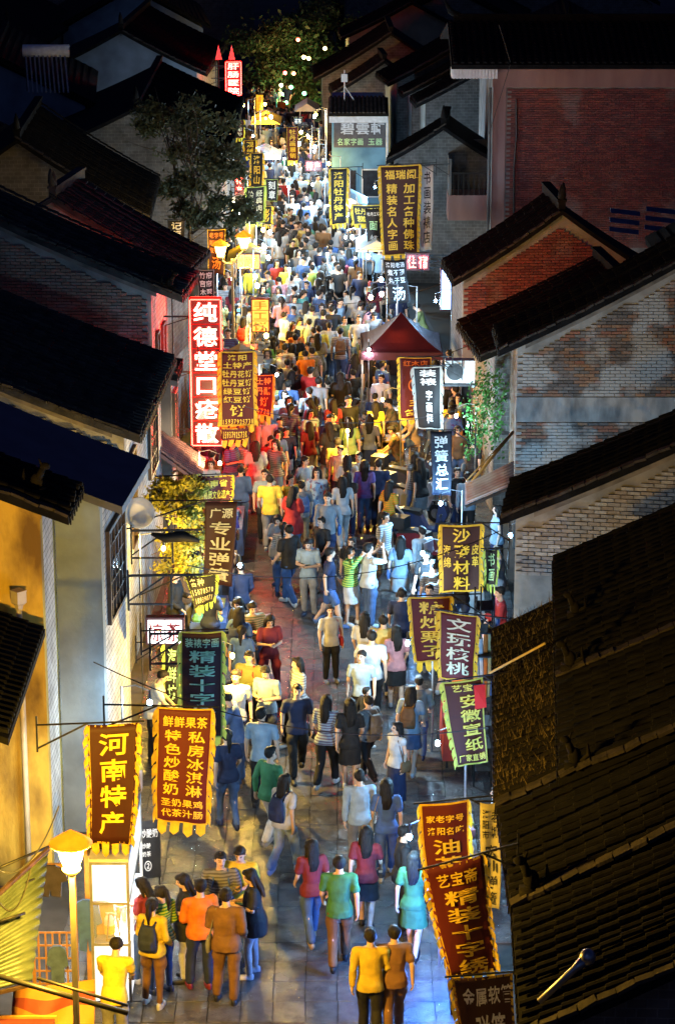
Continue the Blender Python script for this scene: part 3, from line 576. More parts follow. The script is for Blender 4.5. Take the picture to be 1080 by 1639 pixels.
    if rod:
        a, b = c[0].copy(), c[1].copy(); d = (b-a).normalized(); up = Vector((0, .01, .015))
        m = MB(); m.tube([a-d*(ext if wall < 0 else .08)+up, b+d*(ext if wall > 0 else .08)+up], .014, 6); m.build('rod', STEEL, root)
        if wall:
            e = (a-d*ext if wall < 0 else b+d*ext); f_ = (a if wall < 0 else b)
            m = MB(); m.bar(e+up+Vector((0, .02, -.35)), f_+up*.5+Vector((0, .02, -.0)), .022); m.bar(e+up+Vector((0, .021, -.4)), e+up+Vector((0, .021, .12)), .026); m.build('bracket', STEEL, root)
    return root
C1 = lambda t, a=.18, b=.82, v0=.05, v1=.93: [(t, a, v0, b, v1, 'v')]
BAN = [
 ('maroon banner of local specialties, four tall characters, over the snack cart', [(141,1160),(222,1157),(211,1350),(146,1352)], C1('河南特产', .2, .84), dict(zb=2.75, cl=BROWN, wall=-1, ext=.7)),
 ('maroon banner of fried yogurt and ice cream with two text columns', [(252,1132),(341,1134),(331,1322),(249,1312)], [('鲜鲜果茶', .1, .06, .92, .17, 'h'), ('特色炒酸奶', .13, .18, .46, .76, 'v'), ('私房冰淇淋', .56, .18, .9, .76, 'v'), ('圣奶果鸡', .1, .78, .92, .86, 'h'), ('代茶汁肠', .1, .87, .92, .95, 'h')], dict(zb=2.6, wall=-1, ext=.75)),
 ('lime trimmed dark banner of picture mounting and cross stitch frames', [(289,1011),(357,1010),(355,1182),(291,1180)], [('装裱字画', .1, .05, .92, .15, 'h'), ('精装十字绣框', .18, .16, .86, .96, 'v')], dict(zb=2.6, cl=DARKB, trim=GTRIM, ink=GINK, wall=-1, ext=.6)),
 ('narrow dark green lettered banner half hidden behind the lime trimmed banner', [(263,1030),(288,1030),(288,1128),(265,1128)], C1('海鲜坊'), dict(zb=2.9, Y=41.5, cl=BLACKC, trim=GTRIM, ink=GINK, wall=-1)),
 ('maroon banner of specialist springs next to the yellow lit shrub', [(328,803),(380,803),(372,938),(327,936)], [('广源', .15, .06, .9, .2, 'h'), ('专业弹簧', .12, .22, .9, .96, 'v')], dict(zb=2.5, cl=DARKB, trim=None, ink=PINK_, wall=-1, ext=1.0)),
 ('small folded black banner with telephone numbers on lime streamers', [(296,922),(347,920),(343,962),(313,976)], [('各种', .1, .05, .6, .35, 'h'), ('15078570', .05, .4, .92, .62, 'h'), ('18939071', .1, .68, .92, .9, 'h')], dict(zb=2.7, cl=BLACKC, trim=GTRIM, ink=PINK_, fringe='RB', wall=-1, ext=.8)),
 ('small maroon heritage banner above the specialist springs banner', [(314,762),(373,760),(369,806),(317,808)], [('河南省', .12, .12, .88, .42, 'h'), ('非物质文化遗产', .05, .5, .95, .84, 'h')], dict(zb=3.0, cl=MAROON, ink=YINK, fringe='LR', wall=-1, ext=.8)),
 ('maroon banner listing flower cakes beside the glowing red neon sign', [(353,563),(407,562),(408,682),(353,682)], [('洛阳', .2, .03, .8, .12, 'h'), ('土特产', .06, .13, .94, .23, 'h'), ('牡丹花饼', .05, .24, .95, .35, 'h'), ('牡丹豆饼', .05, .36, .95, .47, 'h'), ('绿豆饼', .08, .48, .92, .58, 'h'), ('红豆饼', .08, .59, .92, .69, 'h'), ('饼', .25, .70, .78, .88, 'h'), ('15937925738', .04, .9, .96, .98, 'h')], dict(zb=2.6, wall=-1, ext=.5)),
 ('short maroon banner strip with a telephone number below the flower cake banner', [(354,686),(398,684),(398,704),(354,705)], [('15937925738', .05, .2, .95, .85, 'h')], dict(zb=2.3, trim=YTRIM, fringe='B', rod=False)),
 ('small maroon crisp cake banner behind the flower cake banner', [(407,600),(438,600),(435,668),(406,662)], [('土特', .1, .05, .9, .25, 'h'), ('丹酥', .1, .28, .9, .5, 'h'), ('饼', .3, .53, .8, .78, 'h'), ('5738', .2, .82, .9, .96, 'h')], dict(zb=2.5, wall=-1, ext=.4)),
 ('black bamboo blind banner above the glowing red neon sign', [(316,432),(343,432),(342,476),(318,476)], [('竹帘', .1, .05, .9, .33, 'h'), ('窗帘', .1, .36, .9, .64, 'h'), ('木翠', .1, .67, .9, .95, 'h')], dict(zb=3.4, cl=BLACKC, trim=WTRIM, ink=WINK, fringe='', wall=-1)),
 ('red brown soup banner behind the double headed street lamp', [(332,368),(361,367),(360,440),(334,438)], [('老字号', .1, .05, .9, .2, 'h'), ('糊辣串', .1, .22, .9, .37, 'h'), ('豆腐不', .1, .39, .9, .54, 'h'), ('汤', .2, .58, .8, .92, 'h')], dict(zb=2.7, cl=BROWN, ink=RINK, fringe='', wall=-1)),
 ('small black pennant banner under the dark tree branches', [(268,353),(298,352),(294,384),(271,384)], C1('记面'), dict(zb=3.6, cl=BLACKC, trim=None, ink=WINK)),
 ('narrow yellow trimmed banner beside the far dark tree', [(402,245),(421,245),(420,300),(402,300)], C1('洛阳山'), dict(zb=2.5, cl=BLACKC, wall=-1)),
 ('dark lime trimmed noodle banner below the narrow far banner', [(394,300),(424,298),(422,356),(396,358)], [('烩面馆', .08, .08, .42, .9, 'v'), ('经典肉汤', .52, .08, .9, .9, 'v')], dict(zb=2.4, cl=BLACKC, trim=GTRIM, ink=PINK_, wall=-1)),
 ('black seal carving banner with two white characters', [(425,287),(445,287),(444,323),(427,322)], C1('刻章'), dict(zb=2.5, cl=BLACKC, trim=GTRIM, ink=WINK, fringe='L')),
 ('tiny dark banner hung below the seal carving banner', [(419,330),(435,330),(434,360),(419,360)], C1('影'), dict(zb=2.3, cl=BLACKC, ink=YINK)),
 ('small maroon banner by the left far wall under the red hospital sign', [(376,192),(391,192),(390,222),(377,222)], C1('洛阳特'), dict(zb=2.6, ink=PINK_)),
 ('small dark banner in front of the far yellow lights', [(391,225),(410,224),(409,250),(392,250)], C1('观绣'), dict(zb=2.6, cl=BROWN)),
 ('tiny yellow banner in the glow at the street end', [(410,152),(421,152),(420,178),(410,178)], C1('烧饼'), dict(zb=2.6, cl=YTRIM, trim=None, ink=RINK, rod=False)),
 ('small dark banner on the street end frame', [(470,188),(484,188),(484,200),(470,200)], [('花茶', .1, .1, .9, .9, 'h')], dict(zb=2.9, cl=BLACKC, trim=GTRIM, ink=WINK, fringe='')),
 ('maroon peony painting fair banner over the far crowd', [(459,204),(477,203),(477,258),(460,258)], C1('牡丹画展销'), dict(zb=2.4, fringe='B', wall=1)),
 ('dark peony specialties banner beside the blue lit shop', [(528,270),(556,269),(554,358),(530,360)], C1('洛阳牡丹特产'), dict(zb=2.3, cl=BLACKC, wall=1)),
 ('short dark silver thread banner behind the black noodle banner', [(563,328),(609,328),(608,360),(565,360)], [('牡丹银丝', .08, .12, .95, .5, 'h'), ('糕点', .15, .52, .8, .9, 'h')], dict(zb=2.3, cl=BLACKC, ink=YINK, wall=1, ext=.2)),
 ('black noodle banner with a green panel character', [(584,335),(610,333),(609,394),(588,392)], [[('牡丹工坊', .1, .08, .9, .2, 'h'), ('小吃', .2, .7, .8, .9, 'h')], [('面', .2, .3, .8, .6, 'h')]], dict(zb=2.3, cl=BLACKC, trim=None, ink=[WINK, GINK])),
 ('big dark banner of prayer beads and framed calligraphy with yellow scalloped trim', [(607,266),(672,263),(668,408),(613,410)], [('福瑞阁', .12, .04, .92, .16, 'h'), ('精装名人字画', .14, .19, .44, .95, 'v'), ('加工各种佛珠', .58, .19, .9, .95, 'v')], dict(zb=2.3, cl=DARKB, wall=1)),
 ('long white banner with brush writing behind the prayer bead banner', [(674,266),(693,265),(692,400),(673,402)], C1('书画装裱店'), dict(zb=2.4, cl=WHITEC, trim=None, ink=BINK, wall=1)),
 ('black soup banner with one large white character', [(613,416),(648,416),(656,485),(622,488)], [('洛阳老汤', .08, .04, .95, .18, 'h'), ('煮不翻', .12, .2, .92, .36, 'h'), ('丸子豆', .12, .38, .92, .54, 'h'), ('汤', .2, .58, .85, .95, 'h')], dict(zb=2.2, cl=BLACKC, trim=None, ink=WINK, wall=1)),
 ('red hardwood and jade banner with yellow trim by the maroon canopy', [(638,572),(690,572),(688,668),(640,672)], [[('红木店', .12, .04, .9, .15, 'h')], [('玉', .3, .68, .7, .8, 'h'), ('各种', .15, .83, .85, .95, 'h')]], dict(zb=2.2, ink=[RINK, YINK], ring=(.5, .45, .22), wall=1, fringe='LB')),
 ('torn black banner with white fringe over the red hardwood banner', [(660,588),(705,586),(706,688),(668,686)], [('装裱', .2, .03, .85, .3, 'v'), ('字画框', .4, .36, .68, .92, 'v')], dict(zb=2.0, cl=BLACKC, trim=WTRIM, ink=WINK, fringe='LR', wall=1)),
 ('navy spring dealer banner with four grey characters above parked scooters', [(688,690),(723,690),(722,793),(692,793)], C1('弹簧总汇', .15, .85), dict(zb=2.0, cl=NAVY, trim=None, ink=WINK, wall=1)),
 ('dark sofa material banner with yellow fringe on both sides', [(704,840),(771,839),(768,948),(706,948)], [('沙發材料', .28, .03, .74, .98, 'v'), ('海绵', .06, .28, .26, .64, 'v'), ('皮革', .76, .28, .95, .64, 'v')], dict(zb=2.5, cl=DARKB, fringe='LR', wall=1, tw=.06)),
 ('narrow lime lettered banner wedged between the sofa banner and the wall', [(776,880),(796,880),(793,936),(778,936)], C1('书画'), dict(zb=2.7, cl=BLACKC, trim=GTRIM, ink=GINK, wall=1, ext=.2)),
 ('maroon roasted chestnut banner with yellow streamers', [(654,956),(722,954),(716,1058),(664,1060)], C1('糖炒栗子', .2, .85), dict(zb=2.4, wall=1)),
 ('maroon walnut curio banner overlapping the roasted chestnut banner', [(703,978),(764,986),(758,1090),(704,1086)], C1('文玩核桃', .16, .86), dict(zb=2.6, ink=PINK_, wall=1, fringe='LR')),
 ('dark rice paper banner with lime fringe and a small red flag', [(707,1093),(772,1084),(779,1222),(730,1226)], [('艺宝', .2, .03, .75, .13, 'h'), ('安徽宣纸', .34, .15, .92, .84, 'v'), ('厂家直销', .1, .86, .95, .96, 'h')], dict(zb=2.5, cl=DARKB, ink=mat('lime_ink', (.60, .66, .12), (.5, .55, .1), scale=20), trim=GTRIM, fringe='L', wall=1)),
 ('maroon oil tea banner with sagging top edge', [(671,1288),(750,1280),(751,1392),(680,1397)], [('家老字号', .1, .16, .9, .28, 'h'), ('洛阳名吃', .12, .33, .9, .46, 'h'), ('油茶', .2, .5, .85, 1.0, 'v')], dict(zb=2.5, wall=1, ext=.5)),
 ('tall narrow cream banner with black brush characters', [(768,1285),(801,1285),(800,1455),(769,1452)], [('洛阳市', .08, .05, .45, .34, 'v'), ('老城', .52, .05, .92, .34, 'v'), ('宏灿弹簧', .2, .38, .85, .98, 'v')], dict(zb=2.3, cl=CREAM, trim=None, ink=BINK, wall=1, ext=.2)),
 ('tilted maroon cross stitch framing banner with yellow tasselled edge', [(678,1393),(772,1368),(792,1556),(718,1562)], [('艺宝斋', .16, .06, .88, .2, 'h'), ('精装十字绣', .22, .22, .88, 1.0, 'v')], dict(zb=2.6, wall=1, ext=.45)),
 ('dark maroon metal hose banner under the tilted cross stitch banner', [(722,1566),(820,1558),(824,1690),(742,1695)], [('金属软管', .14, .1, 1.0, .36, 'h'), ('弹簧', .3, .42, .85, .98, 'h')], dict(zb=2.2, cl=DARKB, ink=WINK, fringe='L', wall=1, ext=.2)),
]
chars = ''.join(t[0] for b in BAN for grp in (b[2] if isinstance(b[2][0], list) else [b[2]]) for t in grp)+'纯德堂口疮散肝肠医院碧雲軒名家字画玉器住宿凉茶②土手工饼特产炒酸奶1234567890中国酒'
load_glyphs(chars); GLYB = {}; load_glyphs('纯德堂口疮散肝肠医院住宿特产口', .024, GLYB); GLYT = {}; load_glyphs('纯德堂口疮散肝肠医院住宿特产口', -.004, GLYT)
for lb, q, it, kw in BAN: banner(lb, q, it, **kw)
# ---- glowing signs
NEON = emis('neon_tube', (1, .62, .45), 5); NEONP = mat('neon_panel', (.012, .004, .004), (.010, .003, .003), rough=.3, emit=(1, .01, .005), estr=.10); LEDR = emis('red_led', (1, .22, .14), 3.5); NEONG = emis('neon_glow', (1, .0008, .0004), 70); NEONT = emis('neon_border', (1, .012, .006), 16); SIGNBOX = mat('sign_box', (.10, .012, .012), (.06, .01, .01), rough=.5); NEONBOX = mat('glowing_red_case', (.5, .02, .02), (.4, .02, .02), emit=(1, .002, .001), estr=.3)  # sign case given an added red glow to spill onto the facade
def light_sign(name, label, quad, zb, txt, mode='v', tube=NEON, panel=NEONP, wall=-1, brk=True, Y=None, rows=None):
    if Y is None: Y = at_z((quad[2][0]+quad[3][0])/2, quad[2][1], zb).y
    c = [at_y(p[0], p[1], Y) for p in quad]; org = (c[3]+c[2])/2; root = empty(name, label, 'sign', org); c = [p-org for p in c]
    x0, x1, z0, z1 = c[0].x, c[1].x, c[3].z, c[0].z; n = len(txt)
    MB().box(x0-.03, x1+.03, .0, .16, z0-.03, z1+.03).build('housing', NEONBOX if name == 'neon_sign' else SIGNBOX, root)
    S = lambda u, v, off: Vector((x0+(x1-x0)*u, -off, z1+(z0-z1)*v))
    for i, ch in enumerate(txt):
        if mode == 'v': u0, u1, v0, v1 = 0, 1, i/n, (i+1)/n
        else: u0, u1, v0, v1 = i/n, (i+1)/n, 0, 1
        g = .012/(z1-z0); p = MB().box(x0+(x1-x0)*u0+.01, x0+(x1-x0)*u1-.01, -.03, -.001, z1+(z0-z1)*(v1-g), z1+(z0-z1)*(v0+g)).build('panel', panel, root)
        sign_text([(ch, u0+.06*(u1-u0), v0+.03*(v1-v0), u1-.06*(u1-u0), v1-.03*(v1-v0), 'h')], S, .052, 'lit_character', tube, p, GLYT if ch in GLYT and tube in (NEON, LEDR) else None)
        if tube in (NEON, LEDR) and ch in GLYB: sign_text([(ch, u0+.06*(u1-u0), v0+.03*(v1-v0), u1-.06*(u1-u0), v1-.03*(v1-v0), 'h')], S, .042, 'tube_glow', NEONG, p, GLYB)
    if name == 'neon_sign':
        for i, ch in enumerate(txt):
            v0, v1 = i/n, (i+1)/n; p = MB().box(x0+.01, x1-.01, .161, .19, z1+(z0-z1)*v1+.012, z1+(z0-z1)*v0-.012).build('panel', panel, root)
            sign_text([(ch, .06, v0+.03/n, .94, v1-.03/n, 'h')], lambda u, v, off: Vector((x1-(x1-x0)*u, .16+off, z1+(z0-z1)*v)), .052, 'lit_character', NEONG, p, GLYB)
        tb = MB()
        for yy in (-.05, .21):
            for xx in (x0-.015, x1+.015): tb.tube([(xx, yy, z0), (xx, yy, z1)], .016, 6)
            for zz in (z0-.01, z1+.01): tb.tube([(x0, yy, zz), (x1, yy, zz)], .016, 6)
        tb.build('border_tube', NEONT, root)['kind'] = 'stuff'
    if brk:
        m = MB(); e = x0-.62 if wall < 0 else x1+.62; f = x0-.02 if wall < 0 else x1+.02
        for k in (.1, .5, .88): z = z0+(z1-z0)*k; m.bar((e, .08, z), (f, .08, z), .035); m.bar((e, .08, z-.22), (f, .09, z-.02), .02)
        m.bar((e+.2*(1 if wall < 0 else -1), .07, z0), (e+.2*(1 if wall < 0 else -1), .07, z1), .03); m.build('bracket', STEEL, root)
    return root
light_sign('neon_sign', 'tall red neon sign of six glowing white red characters on a bracket', [(305,480),(352,480),(352,712),(305,712)], 2.0, '纯德堂口疮散')
light_sign('neon_sign', 'small far red lit clinic sign with four characters below white flags', [(362,100),(385,98),(385,152),(362,152)], 4.0, '肝肠医院', tube=LEDR)
light_sign('led_sign', 'red LED lodging sign with two characters under the prayer bead banner', [(650,407),(686,407),(686,432),(650,432)], 2.4, '住宿', 'h', LEDR, NEONP, 1)
light_sign('led_sign', 'thin red LED sign beside the far dark tree', [(376,265),(389,265),(389,312),(376,312)], 2.4, '口特产', 'v', LEDR, NEONP, -1, False)
light_sign('led_sign', 'red lit box sign under a white bulb in the far crowd', [(489,258),(514,258),(514,274),(489,274)], 2.4, '特产', 'h', LEDR, NEONP, 1, False)
LBW = mat('lightbox_face', (.8, .8, .8), (.75, .75, .75), emit=(1, .98, .95), estr=1.6); LBO = mat('orange_lightbox', (.7, .25, .04), (.6, .2, .03), emit=(1, .36, .05), estr=.9)
light_sign('lightbox_sign', 'white lightbox with red characters behind the black steel brackets', [(236,992),(292,992),(292,1030),(236,1030)], 2.6, '凉茶', 'h', mat('red_ink', (.6, .03, .03), (.5, .02, .02)), LBW, -1, False)
light_sign('lightbox_sign', 'orange lit snack board standing in the packed crowd', [(403,480),(430,480),(430,531),(403,531)], 1.6, '手工饼', 'v', YINK, LBO, -1, False)
light_sign('lightbox_sign', 'yellow lit fascia of a stall below the double headed lamp', [(380,408),(415,408),(415,430),(380,430)], 2.3, '炒酸奶', 'h', RINK, mat('yellow_lightbox', (.8, .6, .1), (.7, .5, .08), emit=(1, .62, .06), estr=1.4), -1, False)
light_sign('led_sign', 'upright bluish white LED panel beside the lodging sign', [(706,432),(722,432),(722,496),(706,496)], 2.2, '名酒', 'v', emis('blue_led', (.5, .7, 1), 8), mat('blue_lightbox', (.3, .4, .8), (.25, .35, .7), emit=(.25, .45, 1), estr=2.2), 1, False)
root, x0, x1, Yb, z0, z1, zrf = SB
S = lambda u, v, off: Vector((x0+.08+(x1-x0-.1)*u, Yb-.1-off, z1+(z0-z1)*v))
sign_text([('碧雲軒', .12, .06, 1.0, .56, 'h')], S, .004, 'lettering', mat('pale_blue_ink', (.55, .62, .70), (.5, .56, .64)), root); sign_text([('名家字画', .06, .64, .58, .94, 'h'), ('玉器', .66, .64, .95, .94, 'h')], S, .004, 'lettering', GINK, root)
# ------------------------------------------------------------------ lamps: some seen lit, others unseen stall bulbs added to light banners and crowd
WH, WARM, SOD, YEL, COOL = (.52, .80, 1), (1, .70, .34), (1, .55, .05), (1, .60, .10), (.28, .62, 1)
GLOW = {WH: emis('bulb_white', WH, 40), WARM: emis('bulb_warm', WARM, 40), SOD: emis('bulb_sodium', SOD, 30), YEL: emis('bulb_yellow', YEL, 35), COOL: emis('bulb_cool', COOL, 45)}
def bulb(px, py, z, col, power, label, side=0, r=.04, pole=True, lab='bulb_lamp'):
    p = at_z(px, py, z); bx = p.x+(.45 if side > 0 else -.45 if side < 0 else 0)
    root = empty(lab, label, 'lamp', (bx, p.y, 0)); x = p.x-bx
    m = MB()
    if pole: m.tube([(0, 0, 0), (0, 0, z+.28)], .018, 6); m.tube([(0, 0, z+.26), (x*.5, 0, z+.30), (x, 0, z+.2)], .010, 6)
    else: m.tube([(x, 0, z+.15), (x, .0, z+1.0)], .008, 5); m.tube([(x, 0, z+1.0), (0, 0, z+1.05)], .008, 5)
    m.build('pole', GALV, root)
    MB().tube([(x, 0, z+.06), (x, 0, z+.21)], [.022, .018], 8).build('socket', BLACKP, root)
    MB().ball((x, 0, z), (r, r, r*1.25), 10, 8).build('bulb', GLOW[col], root, smooth=True)
    point('bulb_light', (x, -.02, z-r*1.25-.05), col, power, .04, root); return root
BULBS = [
 (705, 806, 2.0, COOL, 130, 'bare white bulb over the parked scooters', 1), (816, 857, 3.2, COOL, 35, 'small cool bulb at the corner of the limewashed gable', 1),
 (806, 1309, 3.1, COOL, 70, 'cool white bulb beside the tall cream banner', 1), (730, 666, 2.6, WH, 120, 'white bulb under the vine covered wall', 1),
 (676, 886, 1.9, COOL, 190, 'blue white bulb on a stall post by the sofa banner', 1), (352, 742, 2.4, WARM, 130, 'glaring warm bulb below the red neon sign', -1),
 (240, 1125, 2.5, WH, 40, 'white bulb in the shop below the lime trimmed banner', -1), (262, 878, 2.9, YEL, 330, 'yellow bulb inside the shrub foliage', -1),
 (372, 447, 2.4, COOL, 110, 'cool bulb on the post of the double headed lamp', -1), (430, 500, 1.9, SOD, 170, 'orange bulb over the fried snack board', -1),
 (463, 431, 2.2, WH, 120, 'white bulb over the crowd near the yellow stall fascia', 0), (553, 380, 2.3, WH, 150, 'white bulb beside the black noodle banner', 1),
 (524, 407, 2.2, WH, 120, 'white bulb on a table stall in the packed crowd', 0), (642, 474, 2.3, WH, 110, 'white bulb behind the black soup banner', 1),
 (697, 482, 2.4, COOL, 120, 'cool bulb on the bun stall', 1), (425, 190, 2.6, YEL, 320, 'yellow glaring bulb at the street end', -1),
 (405, 218, 2.6, COOL, 160, 'cool bulb beside the far yellow bulb', -1), (492, 217, 2.8, YEL, 200, 'yellow bulb beside the peony fair banner', 1),
 (503, 243, 2.6, WH, 260, 'white bulb over the red far box sign', 1), (500, 296, 2.3, WH, 150, 'white bulb in the far crowd below the red box sign', 1),
 (404, 345, 2.4, WH, 120, 'white bulb under the noodle banner', -1), (400, 400, 2.3, YEL, 130, 'yellow bulb over the yellow stall fascia', -1),
 (612, 640, 2.0, YEL, 170, 'warm bulb at the dining tables under the maroon canopy', 1), (556, 690, 2.0, YEL, 200, 'yellow bulb on a post among the dining tables', 0),
 (372, 1050, 2.2, YEL, 260, 'warm bulb over the table stall past the lime trimmed banner', -1), (384, 905, 2.2, WH, 110, 'white bulb over the sundry stall', -1),
 (652, 1030, 2.1, WH, 110, 'white bulb by the roasted chestnut stall', 1), (700, 1190, 2.1, COOL, 90, 'cool bulb behind the rice paper banner', 1),
 (655, 1340, 2.1, COOL, 80, 'cool bulb at the oil tea counter', 1), (590, 560, 2.2, WH, 110, 'white bulb behind the maroon canopy', 0),
 (443, 600, 2.2, WH, 120, 'white bulb over the crowd past the crisp cake banner', -1), (462, 300, 2.3, WH, 170, 'white bulb over the far crowd centre', 0), (455, 255, 2.4, WH, 170, 'white bulb in front of the far stalls', 0), (600, 300, 2.5, COOL, 420, 'cool bulb at the blue lit shop front', 1),
]
for b in BULBS: bulb(*b[:4], b[4]*(.6 if b[1] < 350 else 1), *b[5:])
rb = random.Random(5)
for i in range(34):
    py = rb.uniform(165, 560); px = 405+rb.uniform(-18, 30)+(8 if py > 350 else 0) if i % 2 else (520+(py-250)*.38 if py > 250 else 490)+rb.uniform(-16, 16); c = rb.choice([WH, YEL, COOL, WARM, YEL]); bulb(px, py, rb.uniform(2.1, 3.0), c, rb.uniform(14, 40), 'small %s bulb over the far stalls' % {WH: 'white', YEL: 'yellow', COOL: 'blue white', WARM: 'warm'}[c], 1 if i % 2 == 0 else -1, r=.06)
for o in COL.objects:
    if o.get('label', '').startswith('small ') and 'over the far stalls' in o['label']: o['group'] = 'small bulbs over the far stalls'
def street_lamp(px, py, zh, label, col, power, heads=1, hw=.30):
    p = at_z(px, py, zh); root = empty('street_lamp', label, 'lamp', (p.x, p.y, 0)); h = zh
    gp = mat('cream_lamp_paint', (.20, .18, .14), (.15, .135, .11), rough=.5)
    MB().lathe((0, 0, 0), [(.11, 0), (.11, .12), (.05, .3), (.033, h-.35), (.04, h-.3)], 12).build('post', gp, root, smooth=True)
    for k in range(heads):
        dx = 0 if heads == 1 else (-.33 if k == 0 else .33); dz = 0 if heads == 1 else (.25 if k else 0)
        if heads > 1: MB().tube([(0, 0, h-.45), (dx*.6, 0, h-.42+dz), (dx, 0, h-.3+dz)], .025, 8).build('arm', gp, root)
        MB().lathe((dx, 0, h-.30+dz), [(.07, 0), (.10, .05), (.115, .07)], 14).build('cup', gp, root, smooth=True)
        MB().lathe((dx, 0, h-.225+dz), [(.085, 0), (.125, .12), (.17, .30)], 18).build('lamp_glass', emis('lamp_glass_'+label[:4], col, 9), root, smooth=True)
        MB().lathe((dx, 0, h+.085+dz), [(.25, 0), (.26, .012), (.17, .08), (.06, .15), (.015, .18)], 20)  .build('lamp_cap', mat('lamp_cap_plastic', (.62, .42, .16), (.5, .33, .12), rough=.4, transl=.6), root, smooth=True)
        for a in range(6):
            t = math.pi/3*a+.2; point('lamp_light', (dx+.23*math.cos(t), .23*math.sin(t), h-.12+dz), col, power/6, .06, root)
    return root
street_lamp(114, 1362, 4.75, 'glowing sodium street lamp with conical cap beside the snack cart', SOD, 1700)
street_lamp(372, 398, 3.9, 'double headed warm street lamp above the yellow stall fascia', YEL, 120, 2)
# ------------------------------------------------------------------ snack cart under the tall character banner
def snack_cart():
    p = at_z(180, 1612, 0); x0 = at_z(152, 1612, 0).x; x1 = at_z(210, 1612, 0).x; Y0 = p.y; Y1 = Y0+2.3
    root = empty('snack_cart', 'brightly lit glass snack cart with white panels and counter', 'food cart', ((x0+x1)/2, Y0, 0)); w = (x1-x0)/2; D = Y1-Y0
    ALU = mat('cart_frame', (.55, .55, .52), (.4, .4, .38), rough=.35, metal=.5); PANEL = mat('cart_panel', (.82, .82, .8), (.72, .72, .7), emit=(1, .99, .95), estr=.4)
    f = MB()
    for x in (-w, w):
        for y in (0, D): f.box(x-.02, x+.02, y-.02, y+.02, .08, 2.25)
    for z in (.98, 1.62, 2.23):
        for y in (0, D): f.box(-w+.021, w-.021, y-.018, y+.018, z-.018, z+.018)
        for x in (-w, w): f.box(x-.018, x+.018, .021, D-.021, z-.018, z+.018)
    f.build('frame', ALU, root)
    MB().box(-w+.022, w-.022, -.01, .008, .1, .95).build('front_panel', PANEL, root); MB().box(-w+.022, w-.022, -.01, .008, 1.66, 2.2).build('sign_panel', PANEL, root)
    MB().box(w-.01, w+.006, .03, D-.03, .1, .95).build('side_panel', PANEL, root); MB().box(w-.01, w+.006, .03, D-.03, 1.66, 2.2).build('side_sign_panel', PANEL, root)
    MB().box(-w-.02, w+.02, -.02, D+.02, 2.255, 2.3).build('roof_panel', WHITEP, root); MB().box(-w+.02, w-.02, .02, D-.02, .93, .975).build('counter', GALV, root)
    GL = mat('clear_glass', (.9, .95, .95), (.9, .95, .95), rough=.03, trans=.0, alpha=.12, spec=.6)
    MB().box(-w+.02, w-.02, -.004, .002, 1.0, 1.6).build('glass_pane', GL, root); MB().box(w-.003, w+.003, .03, D-.03, 1.0, 1.6).build('glass_pane', GL, root)
    for x in (-w+.06, w-.06):
        for y in (.15, D-.15): MB().tube([(x-.025, y, .07), (x+.025, y, .07)], .07, 12).build('caster', BLACKP, root)
    tb = MB().box(-.03, .03, .1, D-.1, 2.17, 2.2).build('light_tube', emis('tube_white', (1, .98, .92), 22), root)
    for y in (.4, 1.2, 1.9): point('tube_light', (0, y, 2.12), (1, .97, .9), 60, .06, root)
    C = root.location
    def thing(nm, lab, cat, mb, m, loc, kids=()):
        o = mb.build(nm, m, None, C+Vector(loc), smooth=False); tag(o, lab, cat)
        for kn, km, kb in kids: kb.build(kn, km, o)
    thing('juice_jug', 'white jug with yellow juice on the snack cart counter', 'jug', MB().lathe((0, 0, 0), [(.07, 0), (.08, .1), (.075, .24), (.05, .3), (.055, .34)], 14), WHITEP, (-.05, .35, .977), [('juice_band', YINK, MB().lathe((0, 0, .02), [(.081, 0), (.083, .13)], 14)), ('handle', WHITEP, MB().tube([(.07, 0, .08), (.13, 0, .12), (.13, 0, .22), (.07, 0, .26)], .012, 6))])
    thing('menu_stand', 'small wooden A shaped menu stand behind the cart glass', 'stand', MB().bar((-.09, 0, 0), (-.05, 0, .42), .02).bar((.11, 0, 0), (.05, 0, .42), .02).bar((-.05, 0, .42), (.05, 0, .42), .02).bar((-.09, 0, .02), (.11, 0, .02), .02), mat('pale_wood', (.40, .26, .12), (.3, .19, .08), scale=8), (.02, .12, .977))
    for i in range(4): thing('sauce_bottle', 'squeeze bottle in the row inside the snack cart', 'bottle', MB().lathe((0, 0, 0), [(.03, 0), (.032, .12), (.02, .15), (.006, .2)], 10), [WHITEP, YINK, RINK, GINK][i], (-.12+.08*i, .8, .977), ())
    for i in range(3): thing('steel_bowl', 'steel tub of toppings on the snack cart counter', 'bowl', MB().lathe((0, 0, 0), [(.06, 0), (.10, .08), (.105, .1)], 14), GALV, (.05, 1.1+.32*i, .977), [('topping', [RINK, WHITEP, GINK][i], MB().lathe((0, 0, .06), [(.09, 0), (.07, .06), (.02, .08)], 12))])
    return root
snack_cart()
for o in COL.objects:
    if o.name.startswith('sauce_bottle'): o['group'] = 'bottles inside the snack cart'
    if o.name.startswith('steel_bowl'): o['group'] = 'tubs on the snack cart'
bl = ['white squeeze bottle in the row inside the snack cart', 'yellow squeeze bottle in the row inside the snack cart', 'orange squeeze bottle in the row inside the snack cart', 'green squeeze bottle in the row inside the snack cart']; kk = 0
bw = ['steel tub of orange toppings on the snack cart counter', 'steel tub of white toppings on the snack cart counter', 'steel tub of green toppings on the snack cart counter']; k2 = 0
for o in list(COL.objects):
    if o.name.startswith('sauce_bottle'): o['label'] = bl[kk]; kk += 1
    if o.name.startswith('steel_bowl'): o['label'] = bw[k2]; k2 += 1
